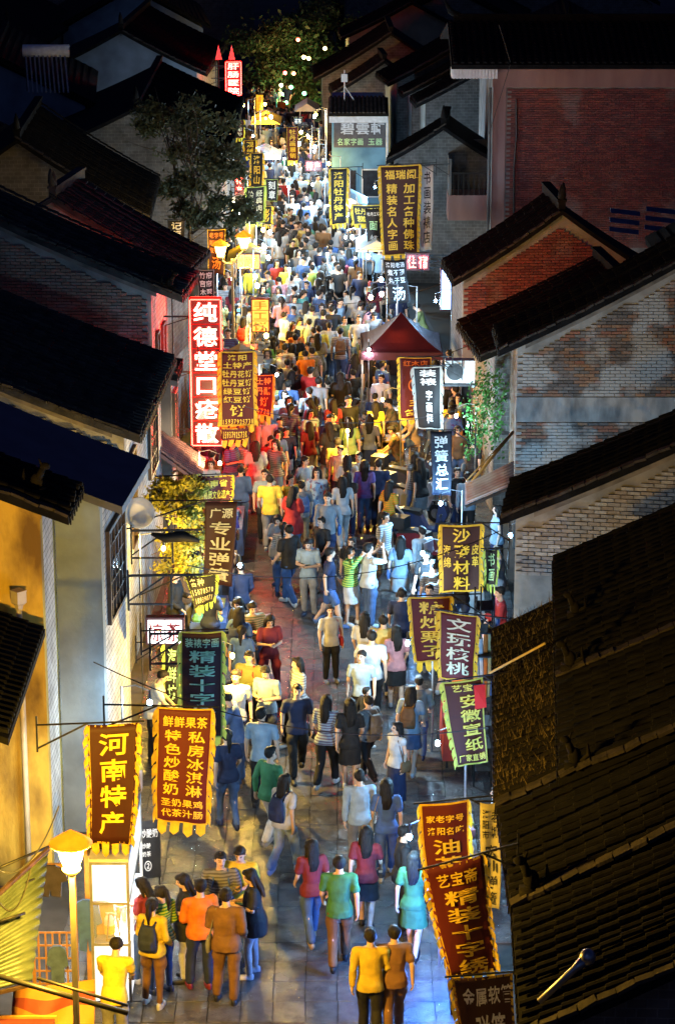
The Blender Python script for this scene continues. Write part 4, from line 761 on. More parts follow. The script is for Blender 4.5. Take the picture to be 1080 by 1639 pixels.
# ---- menu board and trays past the cart
p = at_z(252, 1450, 0); r_ = empty('menu_board', 'black standing menu board with white print beside the snack cart', 'board', (p.x-.1, p.y, 0), .25)
MB().obox((0, 0, .95), (.17, 0, 0), (0, .012, .05), (0, .02, .42)).build('panel', BLACKP, r_)
m = MB(); m.bar((-.15, .03, 0), (-.15, .02, .9), .025); m.bar((.15, .03, 0), (.15, .02, .9), .025); m.bar((0, .4, 0), (0, .03, 1.2), .025); m.build('legs', STEEL, r_)
Sb = lambda u, v, off: Vector((-.17+.34*u, -.022-off-.0*(v), 1.36-.84*v+0.0)) + Vector((0, .02*(1-2*v)*1.0, 0))
sign_text([('炒酸奶', .1, .06, .9, .26, 'h'), ('炒酸', .15, .34, .55, .46, 'h'), ('奶茶', .15, .5, .55, .62, 'h'), ('②', .2, .66, .6, .92, 'h')], Sb, .006, 'lettering', WINK, r_)
# ------------------------------------------------------------------ stalls along both sides
GOODS = [(.55, .08, .06), (.10, .22, .5), (.6, .5, .1), (.15, .4, .15), (.55, .55, .52), (.4, .2, .08), (.5, .3, .4)]
GM = [mat('goods_%d' % i, c, tuple(x*.7 for x in c), rough=.5, scale=12) for i, c in enumerate(GOODS)]; GN = ['red', 'blue', 'yellow', 'green', 'white', 'brown', 'pink']
TABLEM = mat('stall_cloth', (.30, .28, .26), (.2, .19, .18), rough=.8, scale=6); TABLEB = mat('stall_cloth_blue', (.08, .13, .28), (.06, .09, .2), rough=.8, scale=6); TABLER = mat('stall_cloth_red', (.36, .05, .04), (.26, .03, .03), rough=.8, scale=6)
STALLRECT = []; VENDORS = []
def stall(y, side, ln, dep, clothm, cname, near, n_goods, canopy=None, h=.82):
    x = (lerp(XL, y)+.95+dep/2) if side < 0 else (lerp(XR, y)-.55-dep/2)
    root = empty('stall_table', '%s covered stall table with goods %s' % (cname, near), 'table', (x, y, 0))
    STALLRECT.append((x-dep/2-.22, x+dep/2+.22, y-ln/2-.15, y+ln/2+.15)); VENDORS.append((x+side*(dep/2+.33), y+random.uniform(-.3, .3), side, cname, near))
    MB().box(-dep/2, dep/2, -ln/2, ln/2, h-.04, h).build('tabletop', clothm, root)
    m = MB(); e = .012; m.add([(-dep/2-e, -ln/2-e, h-.005), (dep/2+e, -ln/2-e, h-.005), (dep/2+e, ln/2+e, h-.005), (-dep/2-e, ln/2+e, h-.005), (-dep/2-.03, -ln/2-.03, .2), (dep/2+.03, -ln/2-.03, .22), (dep/2+.03, ln/2+.03, .2), (-dep/2-.03, ln/2+.03, .21)], [(i, (i+1) % 4, 4+(i+1) % 4, 4+i) for i in range(4)]); m.build('tablecloth', clothm, root)
    for i in (-1, 1):
        for j in (-1, 1): MB().box(i*(dep/2-.05)-.02, i*(dep/2-.05)+.02, j*(ln/2-.05)-.02, j*(ln/2-.05)+.02, 0, h-.045).build('leg', STEEL, root)
    if canopy:
        for i in (-1, 1):
            for j in (-1, 1): MB().tube([(i*dep/2*1.05, j*ln/2, h if False else 0), (i*dep/2*1.05, j*ln/2, 2.25)], .016, 6).build('pole', GALV, root)
        a, b = dep/2+.25, ln/2+.15
        MB().add([(-a, -b, 2.22), (a, -b, 2.22), (a, b, 2.22), (-a, b, 2.22), (0, -b*.9, 2.55), (0, b*.9, 2.55)], [(0, 1, 4), (1, 2, 5, 4), (2, 3, 5), (3, 0, 4, 5)]).build('canopy', canopy, root)
    k = 0; gy = -ln/2+.14
    while gy < ln/2-.1 and k < n_goods:
        for gx in (-dep*.26, dep*.24):
            c = random.randrange(7); kind = random.choice(['box', 'heap', 'jar']); hh = random.uniform(.08, .24)
            mb = MB()
            if kind == 'box': mb.box(-.11, .11, -.09, .09, 0, hh*.7); mb.box(-.115, .115, -.095, .095, hh*.7, hh*.7+.02); nm, ct, lb = 'goods_box', 'box', '%s lidded goods box' % GN[c]
            elif kind == 'heap': mb.lathe((0, 0, 0), [(.12, 0), (.13, .04), (.09, hh*.6), (.03, hh*.8)], 9); nm, ct, lb = 'goods_heap', 'goods', 'heaped %s wares' % GN[c]
            else: mb.lathe((0, 0, 0), [(.06, 0), (.075, .05), (.07, hh), (.045, hh+.03), (.05, hh+.06)], 10); nm, ct, lb = 'goods_jar', 'jar', '%s jar' % GN[c]
            o = mb.build(nm, GM[c], None, (x+gx+random.uniform(-.02, .02), y+gy, h+.002), (0, 0, random.uniform(-.3, .3))); tag(o, '%s on the %s stall table %s' % (lb, cname, near), ct, 'goods on the %s stall %s' % (cname, near)); k += 1
        gy += .27
STALLS = [(41.2, -1, 1.8, .7, TABLEM, 'grey', 'by the menu board shop', 10, None), (44.2, -1, 1.6, .7, TABLER, 'red', 'past the lime trimmed banner', 10, None), (53.5, -1, 1.8, .75, TABLEB, 'blue', 'past the specialist springs banner', 10, None),
      (58.5, -1, 1.6, .7, TABLEM, 'grey', 'under the red neon sign', 8, WHITEC), (70, -1, 1.8, .7, TABLER, 'red', 'by the double headed lamp', 8, None), (77, -1, 1.8, .7, TABLEB, 'blue', 'under the soup banner', 8, cloth('yellow_canopy', (.6, .45, .06))),
      (86, -1, 2.0, .8, TABLEM, 'grey', 'below the noodle banner', 8, None), (98, -1, 2.0, .8, TABLER, 'red', 'near the street end', 6, WHITEC),
      (36.3, 1, 1.5, .5, TABLEM, 'grey', 'behind the oil tea banner', 8, None), (41.5, 1, 1.4, .6, TABLER, 'red', 'behind the rice paper banner', 8, None), (46, 1, 1.4, .6, TABLEB, 'blue', 'by the roasted chestnut banner', 8, None), (51.5, 1, 1.6, .7, TABLEM, 'grey', 'by the sofa banner', 10, None),
      (72.5, 1, 2.2, .9, TABLEB, 'blue', 'behind the maroon canopy', 10, None), (79, 1, 2.0, .8, TABLEM, 'grey', 'under the black soup banner', 8, WHITEC), (87, 1, 2.0, .7, TABLER, 'red', 'by the prayer bead banner', 8, WHITEC), (103, 1, 2.0, .6, TABLEM, 'grey', 'by the blue lit shop', 6, None)]
STALLS += [(47.2, -1, 1.7, .7, TABLEB, 'blue', 'before the white lightbox', 10, None), (50.3, -1, 1.6, .7, TABLEM, 'grey', 'by the yellow lit shrub', 10, None), (62.5, -1, 1.8, .7, TABLER, 'red', 'behind the flower cake banner', 8, cloth('tan_canopy', (.45, .33, .18))), (66.2, -1, 1.6, .7, TABLEM, 'grey', 'near the orange snack board', 8, None), (92, -1, 2.0, .8, TABLEB, 'blue', 'under the narrow far banner', 8, None), (108, -1, 2.2, .8, TABLEM, 'grey', 'under the small maroon banner', 6, cloth('gold_canopy', (.6, .45, .08))),
      (49, 1, 1.4, .6, TABLEM, 'grey', 'under the limewashed gable', 8, None), (66.5, 1, 1.6, .7, TABLER, 'red', 'beside the red hardwood banner', 8, None), (93, 1, 1.8, .6, TABLEB, 'blue', 'by the peony specialties banner', 8, None), (112, 1, 2.0, .6, TABLER, 'red', 'by the peony fair banner', 6, WHITEC)]
for s_ in STALLS: stall(*s_)
# ------------------------------------------------------------------ maroon pop-up canopy
def canopy():
    z = 2.0; a = at_z(578, 572, z); b = at_z(708, 572, z); x0, x1, Y0 = a.x, b.x, a.y; Y1 = Y0+2.4; cx, cy = (x0+x1)/2, (Y0+Y1)/2
    root = empty('popup_canopy', 'maroon pop-up canopy tent with peaked roof on four white poles', 'canopy', (cx, cy, 0)); w, d = (x1-x0)/2, 1.2; cl = cloth('maroon_canopy', (.075, .008, .011))
    m = MB(); n = 6; top = 2.95
    for q in range(4):
        ca, cb = [(-w, -d), (w, -d), (w, d), (-w, d)][q], [(w, -d), (w, d), (-w, d), (-w, -d)][q]
        g = [[None]*(n+1) for _ in range(n+1)]
        vs = []; idx = {}
        for i in range(n+1):
            t = i/n
            for j in range(n+1):
                s = j/n; ex, ey = ca[0]+(cb[0]-ca[0])*s, ca[1]+(cb[1]-ca[1])*s
                zz = 2.12+(top-2.12)*(t**1.35)+.0; vs.append((ex*(1-t), ey*(1-t), zz-.04*math.sin(math.pi*s)*(1-t)))
        m.add(vs, [(i*(n+1)+j, i*(n+1)+j+1, (i+1)*(n+1)+j+1, (i+1)*(n+1)+j) for i in range(n) for j in range(n)])
    m.build('roof', cl, root)
    m = MB()
    for q in range(4):
        ca, cb = [(-w, -d), (w, -d), (w, d), (-w, d)][q], [(w, -d), (w, d), (-w, d), (-w, -d)][q]
        m.add([(ca[0], ca[1], 2.12), (cb[0], cb[1], 2.12), (cb[0]*1.01, cb[1]*1.01, 1.92), (ca[0]*1.01, ca[1]*1.01, 1.92)], [(0, 1, 2, 3)])
    m.build('valance', cl, root)
    for i in (-1, 1):
        for j in (-1, 1): MB().box(i*(w-.03)-.02, i*(w-.03)+.02, j*(d-.03)-.02, j*(d-.03)+.02, 0, 2.1).build('leg', WHITEP, root)
canopy()
# ------------------------------------------------------------------ low dining tables and stools
WOODY = mat('yellow_wood', (.42, .26, .09), (.32, .19, .06), rough=.5, scale=8); SEATS = []
tmesh = None
for i, (px, py) in enumerate(((596, 712), (560, 735), (628, 735), (520, 722), (640, 690), (600, 760))):
    p = at_z(px, py, 0); root = empty('dining_table', 'low square wooden dining table with bowls near the maroon canopy', 'table', (p.x, p.y, 0), random.uniform(-.2, .2), 'low dining tables near the maroon canopy')
    MB().box(-.32, .32, -.32, .32, .52, .56).build('tabletop', WOODY, root)
    for a in (-1, 1):
        for b in (-1, 1): MB().box(a*.27-.02, a*.27+.02, b*.27-.02, b*.27+.02, 0, .519).build('leg', WOODY, root)
    for k in range(3):
        o = MB().lathe((0, 0, 0), [(.04, 0), (.07, .05), (.072, .06)], 10).build('bowl', WHITEP, None, (p.x+random.uniform(-.2, .2), p.y+.2*(k-1), .562)); tag(o, 'white bowl on a low dining table near the maroon canopy', 'bowl', 'bowls on the low dining tables')
    for a, b in ((.55, 0), (-.55, .05)):
        s = empty('stool', 'low wooden stool at a dining table near the maroon canopy', 'stool', (p.x+a, p.y+b, 0), 0, 'stools around the low dining tables')
        MB().box(-.15, .15, -.15, .15, .37, .41).build('seat', WOODY, s)
        for c in (-1, 1):
            for d in (-1, 1): MB().box(c*.12-.015, c*.12+.015, d*.12-.015, d*.12+.015, 0, .369).build('leg', WOODY, s)
        SEATS.append((p.x+a, p.y+b, math.pi/2 if a < 0 else -math.pi/2))
    STALLRECT.append((p.x-.8, p.x+.8, p.y-.45, p.y+.45))
# ------------------------------------------------------------------ parked scooters
def scooter():
    root = empty('parked_scooter', 'x', 'scooter', (0, 0, 0), 0, 'scooters parked by the navy banner'); body = mat('scooter_shell', (.9, .9, .9), (.8, .8, .8), rough=.25, objcol=True, spec=.6)
    for y in (-.58, .55):
        w = MB().tube([(-.05, y, .22), (.05, y, .22)], .22, 18).build('wheel', BLACKP, root); MB().tube([(-.055, y, .22), (.055, y, .22)], .12, 14).build('rim', GALV, w)
    m = MB(); m.prism([(-.15, .25), (.3, .25), (.78, .42), (.80, .62), (.35, .70), (.05, .62), (-.12, .34), (-.36, .33), (-.42, .28)], -.13, .13, 'x'); m.build('body', body, root)
    MB().prism([(-.40, .30), (-.30, .30), (-.40, .95), (-.50, .98), (-.60, .70), (-.52, .5)], -.16, .16, 'x').build('leg_shield', body, root)
    MB().prism([(.02, .63), (.75, .64), (.78, .72), (.45, .76), (.05, .72)], -.12, .12, 'x').build('seat', BLACKP, root)
    m = MB(); m.tube([(0, -.58, .22), (0, -.42, .95), (0, -.38, 1.0)], .025, 8); m.tube([(-.33, -.30, 1.05), (0, -.40, 1.0), (.33, -.30, 1.05)], .018, 8); m.build('handlebar', STEEL, root)
    for x in (-.27, .27): m = MB(); m.tube([(x, -.33, 1.03), (x*1.15, -.36, 1.2)], .008, 6); m.ball((x*1.2, -.36, 1.24), (.07, .015, .045), 8, 6); m.build('mirror', BLACKP, root)
    MB().ball((0, -.5, .9), (.08, .05, .06), 10, 8).build('headlight', WHITEP, root, smooth=True)
    MB().box(-.17, .17, .6, .95, .74, 1.0).build('storage_box', BLACKP, root); return root
sc0 = scooter()
for i, (px, py, rz, col, lb) in enumerate(((655, 800, 1.2, (.03, .03, .05), 'black parked scooter with storage box by the crowd edge'), (664, 832, 1.0, (.35, .38, .42), 'silver parked scooter between a black and a blue scooter'), (676, 868, 1.3, (.03, .05, .13), 'blue parked scooter under the navy banner'), (690, 905, 1.1, (.16, .02, .025), 'red parked scooter next to the sofa banner'))):
    p = at_z(px, py, 0); o = sc0 if i == 0 else copy_tree(sc0); o.location = (p.x, p.y, .03); o.rotation_euler = (0, 0, rz); o['label'] = lb
    for c in o.children:
        c.color = (*col, 1)
    STALLRECT.append((p.x-.75, p.x+.75, p.y-.45, p.y+.45))
# low blue LED strip at the oil tea counter: the blue sheen on the paving
p = at_z(700, 1500, 1.0); root = empty('led_strip', 'blue LED strip fixed along the oil tea counter', 'lamp', (p.x+.15, p.y, 0)); MB().box(-.02, .02, -.5, .5, .9, .94).build('strip', emis('blue_strip', (.12, .3, 1), 6), root); MB().box(.021, .06, -.5, .5, 0, .95).build('backing_board', BLACKP, root)
for k in (-.35, 0, .35): point('strip_light', (-.08, k, .92), (.06, .22, 1), 60, .05, root)
# ------------------------------------------------------------------ street corner left: awning, screens, wires
def corr_sheet(pts, n, amp, name, m, label, cat, frame=None):   # corrugated sheet over a quad (four world points)
    a, b, c, d = [Vector(p) for p in pts]; nu, nv = n*4, 4; nr = (b-a).cross(d-a).normalized(); vs = []
    for j in range(nv+1):
        for i in range(nu+1):
            u, v = i/nu, j/nv; vs.append((a*(1-u)+b*u)*(1-v)+(d*(1-u)+c*u)*v+nr*amp*math.sin(2*math.pi*n*u))
    o = MB().add(vs, [(j*(nu+1)+i, j*(nu+1)+i+1, (j+1)*(nu+1)+i+1, (j+1)*(nu+1)+i) for j in range(nv) for i in range(nu)])
    root = empty(name, label, cat, (a+b+c+d)/4); ob = o.build('sheet', m, root, -root.location, smooth=True); md = ob.modifiers.new('t', 'SOLIDIFY'); md.thickness = .006
    if frame: f = MB(); [f.bar(p, q, .045) for p, q in frame]; f.build('frame', WOODD, root, -root.location)
    return root
GREENSH = mat('green_fibreglass', (.065, .085, .07), (.035, .05, .042), rough=.45, scale=4, transl=.2, coord='World', stretch=(1, 1, .3))
Q = [at_z(-60, 1490, 3.2), at_z(78, 1365, 3.6), at_z(52, 1570, 2.5), at_z(-70, 1600, 2.4)]
corr_sheet([Q[1], Q[2], Q[3], Q[0]], 12, .02, 'awning', GREENSH, 'sloping green corrugated awning with dark edge pole beside the sodium lamp', 'awning', [(Q[0]+Vector((0, 0, .05)), Q[1]+Vector((0, 0, .05))), (Q[2]-Vector((0, 0, .05)), Q[3]-Vector((0, 0, .05)))])
# striped tarpaulin over the booth below the lamp
ORG, REDST = cloth('orange_tarp', (.34, .14, .02)), cloth('red_stripe', (.20, .02, .012))
a, b, c_, d = at_z(22, 1585, 2.0), at_z(152, 1568, 2.0), at_z(150, 1690, 1.5), at_z(15, 1690, 1.5); root = empty('tarpaulin', 'orange and red striped tarpaulin bunched over the booth', 'tarpaulin', (0, 0, 0)); nu, nv = 24, 20
def tp(u, v): return (a*(1-u)+b*u)*(1-v)+(d*(1-u)+c_*u)*v+Vector((0, 0, .09*math.sin(9*u+5*v)*v*(1-v)*2.4-.28*math.sin(math.pi*u)*v))
for nm, m_, sel in (('stripe', ORG, lambda j: j % 9 not in (3, 4, 5)), ('stripe', REDST, lambda j: j % 9 in (3, 4, 5))):
    mm = MB(); vs = [tp(i/nu, j/nv) for j in range(nv+1) for i in range(nu+1)]; mm.add(vs, [(j*(nu+1)+i, j*(nu+1)+i+1, (j+1)*(nu+1)+i+1, (j+1)*(nu+1)+i) for j in range(nv) for i in range(nu) if sel(j)]); o = mm.build(nm, m_, root, smooth=True)
# lattice screen with hanging clothes
WOODO = mat('orange_wood', (.52, .27, .06), (.38, .18, .04), rough=.55, scale=7); p = at_z(90, 1575, .35); root = empty('lattice_screen', 'orange wooden lattice screen under the hanging clothes', 'screen', (p.x, p.y, 0)); m = MB(); W_ = .33
m.box(-W_, -W_+.05, 0, .05, .0, 2.2); m.box(W_-.05, W_, 0, .05, 0, 2.2); m.box(-W_+.051, W_-.051, 0, .05, 2.15, 2.2); m.build('frame', WOODO, root)
for i in range(6): MB().box(-W_+.09+i*.1, -W_+.115+i*.1, .012, .03, .05, 1.15).build('slat', WOODO, root)
for i in range(6): MB().box(-W_+.052, W_-.052, .031, .045, .12+i*.2, .145+i*.2).build('slat', WOODO, root)
root = empty('door_leaf', 'tall orange wooden door leaf standing open behind the lamp post', 'door', (p.x+.62, p.y+.3, 0)); MB().box(-.2, .2, 0, .05, 0, 2.5).build('panel', WOODO, root); MB().box(-.15, .15, -.015, -.001, 2.2, 2.38).build('plaque', WOODD, root)
for i, (dx, dz, w, h_, cc, lb) in enumerate(((.45, .75, .16, .75, (.08, .18, .45), 'blue jeans hanging against the orange door leaf'), (-.02, 1.75, .2, .42, (.06, .05, .08), 'dark shirt hanging above the lattice screen'), (.05, .35, .12, .6, (.12, .2, .4), 'blue cloth hung behind the lattice screen'))):
    mm = MB(); mm.prism([(-w, h_), (-w*.4, h_+.06), (w*.4, h_+.06), (w, h_), (w*1.3, h_*.6), (w*.8, h_*.55), (w*.75, 0), (w*.1, .02), (0, .3*h_), (-w*.1, .0), (-w*.75, .03), (-w*.8, h_*.55), (-w*1.3, h_*.62)], -.03, .02); o = mm.build('hanging_garment', mat('garment%d' % i, cc, tuple(x*.6 for x in cc), scale=8), None, (p.x+dx, p.y-.06-.03*i+(.28 if i == 0 else 0), dz)); tag(o, lb, 'clothes')
# booth roof edge at the bottom corner
p = at_z(45, 1625, 1.9); root = empty('booth', 'dark roofed booth with orange edge below the striped tarpaulin', 'booth', (p.x-.2, p.y-.4, 0)); MB().box(-1.2, .55, -.8, .3, 1.82, 1.9).build('roof', mat('maroon_sheet', (.12, .02, .02), (.08, .015, .015)), root); MB().box(-1.21, .57, .301, .34, 1.78, 1.93).build('edge_board', WOODO, root); MB().box(-1.1, .45, -.7, .2, 0, 1.81).build('wall', WOODO, root)
# plank-like poles carrying rags across the corner
def rod(name, label, cat, pts, r, m, kids=()):
    o = MB().tube(pts, r, 6).build(name, m, None, smooth=True); tag(o, label, cat); return o
rod('pole', 'long dark pole crossing in front of the striped tarpaulin', 'pole', [at_z(-30, 1555, 3.2), at_z(205, 1622, 2.6)], .035, BLACKP); rod('pole', 'thinner dark pole beside the long pole over the tarpaulin', 'pole', [at_z(60, 1566, 3.15), at_z(205, 1610, 2.75)], .02, BLACKP)
for (q0, q1, z, lb) in (((0, 1389), (80, 1355), 3.6, 'black steel bar reaching to the lamp cap'), ((0, 1424), (56, 1408), 3.4, 'short black steel bar on the ochre wall'), ((0, 1475), (40, 1462), 3.2, 'lowest black steel bar at the green awning')): rod('steel_bar', lb, 'bar', [at_z(*q0, z), at_z(*q1, z)], .02, STEEL)
# drain pipe with hopper on the ochre gable
Yg = hl1['root'].location.y+.18; a = at_y(31, 975, Yg); e = at_y(29, 1440, Yg); root = empty('drain_pipe', 'cream drain pipe with hopper head on the ochre wall', 'pipe', (a.x, Yg, 0)); PIPE = mat('cream_pipe', (.62, .55, .38), (.5, .44, .3), rough=.4)
MB().tube([(0, 0, a.z), (0, 0, max(.1, e.z))], .045, 10).build('pipe', PIPE, root, smooth=True); MB().lathe((0, 0, a.z-.02), [(.05, 0), (.07, .08), (.12, .12), (.12, .3), (.13, .3), (.13, .32)], 4).build('hopper', PIPE, root)
# satellite dish, brackets on the pale facade
p = at_z(222, 822, 4.3); root = empty('satellite_dish', 'pale round satellite dish on the pale brick facade', 'dish', p); m = MB(); m.lathe((0, 0, 0), [(.02, 0), (.14, .02), (.24, .06), (.28, .11), (.27, .115), (.13, .04), (.01, .02)], 20); o = m.build('reflector', WHITEP, root, rot=(R(70), 0, R(10)), smooth=True); MB().tube([(0, 0, 0), (-.1, .15, -.3), (-.3, .15, -.35)], .018, 6).build('arm', STEEL, root)
for i, (px, py, z, lb) in enumerate(((205, 922, 4.0, 'black steel sign bracket below the satellite dish'), (210, 850, 4.1, 'black steel bracket with a rolled dark cloth beside the dish'), (240, 1015, 3.8, 'black steel bracket above the white lightbox'))):
    p = at_z(px, py, z); root = empty('sign_bracket', lb, 'bracket', p); m = MB(); m.bar((0, 0, 0), (1.25, 0, .02), .035); m.bar((0, .0, -.5), (.7, 0, -.5), .03); m.bar((0, 0, -.45), (.6, 0, -.02), .025); m.bar((0, .01, .1), (0, .01, -.62), .035); m.bar((.72, .01, -.6), (.72, .01, -.0), .03); m.build('frame', STEEL, root)
    if i == 1: MB().tube([(.35, .02, -.06), (.6, .02, -.14), (.9, .02, -.1), (1.2, .02, -.2)], [.03, .09, .11, .03], 8).build('rolled_cloth', BLACKC, root, smooth=True)
# small tiled canopy lit red under the neon sign
za = 2.3; A_, B_ = at_z(252, 768, za), at_z(322, 752, za); root = empty('tiled_awning', 'small tiled awning lit red below the neon sign', 'awning', (0, 0, 0)); top = at_z(262, 712, 3.7); RT = mat('red_clay_tile', (.26, .13, .11), (.18, .09, .08), rough=.8, scale=6)
x0, x1, y0, y1 = A_.x-.1, B_.x, A_.y, A_.y+1.7; pr = [(x0, 3.02), (x1, 2.25), (x1, 2.17), (x0, 2.92)]; rf = MB().prism(pr, y0, y1).build('deck', RT, root)
ln = math.hypot(x1-x0, .77); sl = math.atan2(.77, x1-x0); mm = MB(); n_ = 6
for q in range(7):
    a_, b_ = ln*q/7, ln*(q+1.05)/7; mm.add([(t, .05*math.cos(math.pi*i/4), .02+lf+.05*math.sin(math.pi*i/4)) for t, lf in ((a_, 0), (b_, .025)) for i in range(5)], [(i, i+1, 6+i, 5+i) for i in range(4)]+[(5, 6, 7, 8, 9)])
me = mm.mesh('tile_row'); me.materials.append(RT); yy = y0+.06
while yy < y1: link('tile_row', me, None, rf, (x0, yy, 3.02), (0, sl, 0)); yy += .16
m = MB(); m.bar((x0, y0+.1, 1.9), (x1-.1, y0+.1, 2.22), .05); m.bar((x0, y1-.1, 1.9), (x1-.1, y1-.1, 2.22), .05); m.build('brackets', WOODD, root)
# lean-to canopy at the picture's edge, fixed to the ochre gable
Yc = hl1['root'].location.y+.15; root = empty('tiled_lean_to', 'black tiled lean-to canopy fixed to the ochre wall', 'canopy', (0, 0, 0)); P0 = at_y(72, 1010, Yc-.1); P1 = at_z(2, 1140, P0.z); x1 = P0.x; z0 = P0.z; x0 = x1-2.2; rf = MB().prism([(x0, z0+.95), (x1, z0), (x1, z0-.1), (x0, z0+.83)], P1.y-1.0, Yc-.02).build('roof', TILE, root)
pr = [(0, .95), (.55, .70), (1.1, .45), (1.65, .22), (2.2, 0)]; me = tile_row(pr, 1); me.materials.append(TILE); yy = P1.y-.9
while yy < Yc-.1: link('tile_row', me, None, rf, (x0, yy, z0)); yy += .2
m = MB()
for yy in (P1.y-.6, Yc-.4): m.bar((x0+.02, yy, z0-.2), (x1-.2, yy, z0-.05), .08)
m.build('bracket', WOODD, root)
# ------------------------------------------------------------------ right side details
p0, p1 = at_z(862, 1604, 5.05), at_z(940, 1532, 5.5); o = rod('roof_pipe', 'long bluish steel pipe lying on the black roof', 'pipe', [p0, p0.lerp(p1, .75), p1], [.035, .04, .07], GALV); o2 = MB().ball(p1, .085, 10, 8).build('cap', GALV, o, smooth=True)
p0, p1 = at_z(783, 1078, 4.3), at_z(872, 1030, 5.2); rod('bamboo_pole', 'yellow bamboo pole slanting over the grassy roof', 'pole', [p0, p1], .018, mat('bamboo', (.55, .42, .15), (.45, .33, .1)))
# steel shelf rack with rolled posters
p = at_z(772, 1062, 0.0); x = p.x; Y = at_z(775, 1000, 3).y; x = at_y(775, 1000, Y).x; root = empty('steel_rack', 'tall black steel rack by the walnut curio banner', 'rack', (x, Y, 0)); m = MB()
for dx in (-.14, .16):
    for dy in (0, .5): m.bar((dx, dy, 0), (dx, dy, 3.5), .03)
m.build('uprights', STEEL, root)
for k in range(8): MB().box(-.14, .16, 0, .5, .3+.42*k, .32+.42*k).build('shelf', STEEL, root)
for k in range(5): o = MB().tube([(0, 0, 0), (0, 0, 1.0+.1*k)], .05, 8).build('paper_roll', [WHITEC, WHITEP, RINK, CREAM, GM[1]][k], None, (x-.07+.05*k, Y+.1+.06*k, 1.6), (0, .04*k-.08, 0)); tag(o, ['white', 'glossy white', 'orange', 'cream', 'blue'][k]+' paper roll standing in the steel rack', 'roll', 'paper rolls in the steel rack')
# red flag by the rice paper banner
q = [(758, 1098), (776, 1096), (778, 1132), (760, 1136)]; Y = at_z(742, 1224, 2.5).y-.05; c4 = [at_y(*k, Y) for k in q]; root = empty('red_flag', 'small plain red flag hung over the rice paper banner', 'flag', c4[0]); m = MB(); m.add([v-c4[0]+Vector((0, .02*math.sin(i*2), 0)) for i, v in enumerate(c4)], [(0, 1, 2, 3)]); ob = m.build('cloth', cloth('red_cloth', (.6, .02, .02)), root); md = ob.modifiers.new('t', 'SOLIDIFY'); md.thickness = .005; MB().tube([(-.05, 0, .02), (.3, 0, .03)], .008, 6).build('rod', STEEL, root)
# corrugated awning and planks by the weathered gable
Q = [at_z(742, 800, 2.5), at_z(815, 742, 3.1), at_z(826, 772, 2.7), at_z(748, 812, 2.2)]
corr_sheet([at_z(744, 775, 2.7), at_z(744, 808, 2.45), at_z(822, 775, 2.8), at_z(822, 738, 3.1)], 8, .015, 'awning', mat('white_corrugated', (.55, .52, .50), (.36, .2, .18), rough=.5, scale=2, coord='World'), 'white and rusty corrugated awning below the weathered gable', 'awning', [(at_z(744, 812, 2.4), at_z(822, 779, 2.75))])
rod('plank', 'brown timber plank leaning over the corrugated awning', 'plank', [at_z(752, 775, 2.7), at_z(820, 692, 3.4)], .035, WOODO)
rod('plank', 'thin timber lath leaning beside the brown plank', 'plank', [at_z(746, 770, 2.7), at_z(812, 700, 3.4)], .018, WOODY)
root = empty('air_conditioner', 'white outdoor air conditioner unit on the facade above the vines', 'air conditioner', at_z(735, 612, 3.0)); MB().box(-.35, .35, -.15, .15, 0, .55).build('case', WHITEP, root); MB().tube([(-.12, -.152, .28), (-.12, -.17, .28)], .2, 18).build('fan_grille', STEEL, root); MB().box(-.4, .4, -.2, .2, -.06, -.005).build('shelf', STEEL, root)
# blue sheets on the far dark roof
p = at_y(1000, 340, 70); root = empty('skylight', 'dim blue slatted skylight on the dark roof behind the red gable', 'skylight', p)
for k in range(6): MB().obox(((k % 2)*1.0, .1*(k//2), -.28*(k//2)+(.05*(k % 2))), (.42, 0, -.05), (0, .02, 0), (0, .03, .06)).build('slat', mat('blue_sheet', (.03, .05, .16), (.02, .03, .10), rough=.3), root)
# antenna on the calligraphy shop and solar tank among the dark roofs
p = at_y(551, 165, 96.5); root = empty('antenna_mast', 'white antenna mast with box on the blue lit shop roof', 'antenna', (p.x, p.y, p.z-.15)); MB().tube([(0, 0, 0), (0, 0, 1.4)], .025, 6).build('mast', WHITEP, root); MB().box(-.12, .12, -.08, .08, .95, 1.25).build('box', WHITEP, root); MB().tube([(0, 0, .8), (.5, 0, .05)], .02, 6).build('stay', WHITEP, root)
p = at_z(75, 105, 6.9); root = empty('solar_water_tank', 'pale solar water heater with slanting tubes among the dark roofs', 'water heater', p); MB().tube([(-.8, 0, .5), (.8, 0, .5)], .22, 14).build('tank', WHITEP, root, smooth=True); m = MB()
for k in range(10): m.tube([(-.7+.15*k, -.1, .4), (-.5+.15*k, -1.2, -.8)], .03, 6)
m.build('collector_tubes', GALV, root); m = MB(); m.bar((-.7, 0, .4), (-.7, 0, -.9), .04); m.bar((.7, 0, .4), (.7, 0, -.9), .04); m.build('stand', STEEL, root)
# white flags over the far clinic sign
for i, px in enumerate((350, 371)): p = at_y(px, 92, 104); root = empty('pennant', ['white pointed pennant left of the far clinic sign top', 'pinkish pointed pennant beside the white pennant'][i].replace(' left of', ' over'), 'pennant', p); MB().prism([(0, .5), (-.14, -.1), (.14, -.1)], -.01, .01).build('cloth', WHITEC if i == 0 else mat('pink_cloth', (.5, .3, .28)), root); MB().tube([(0, .02, .55), (0, .02, -1.6)], .015, 6).build('staff', STEEL, root)
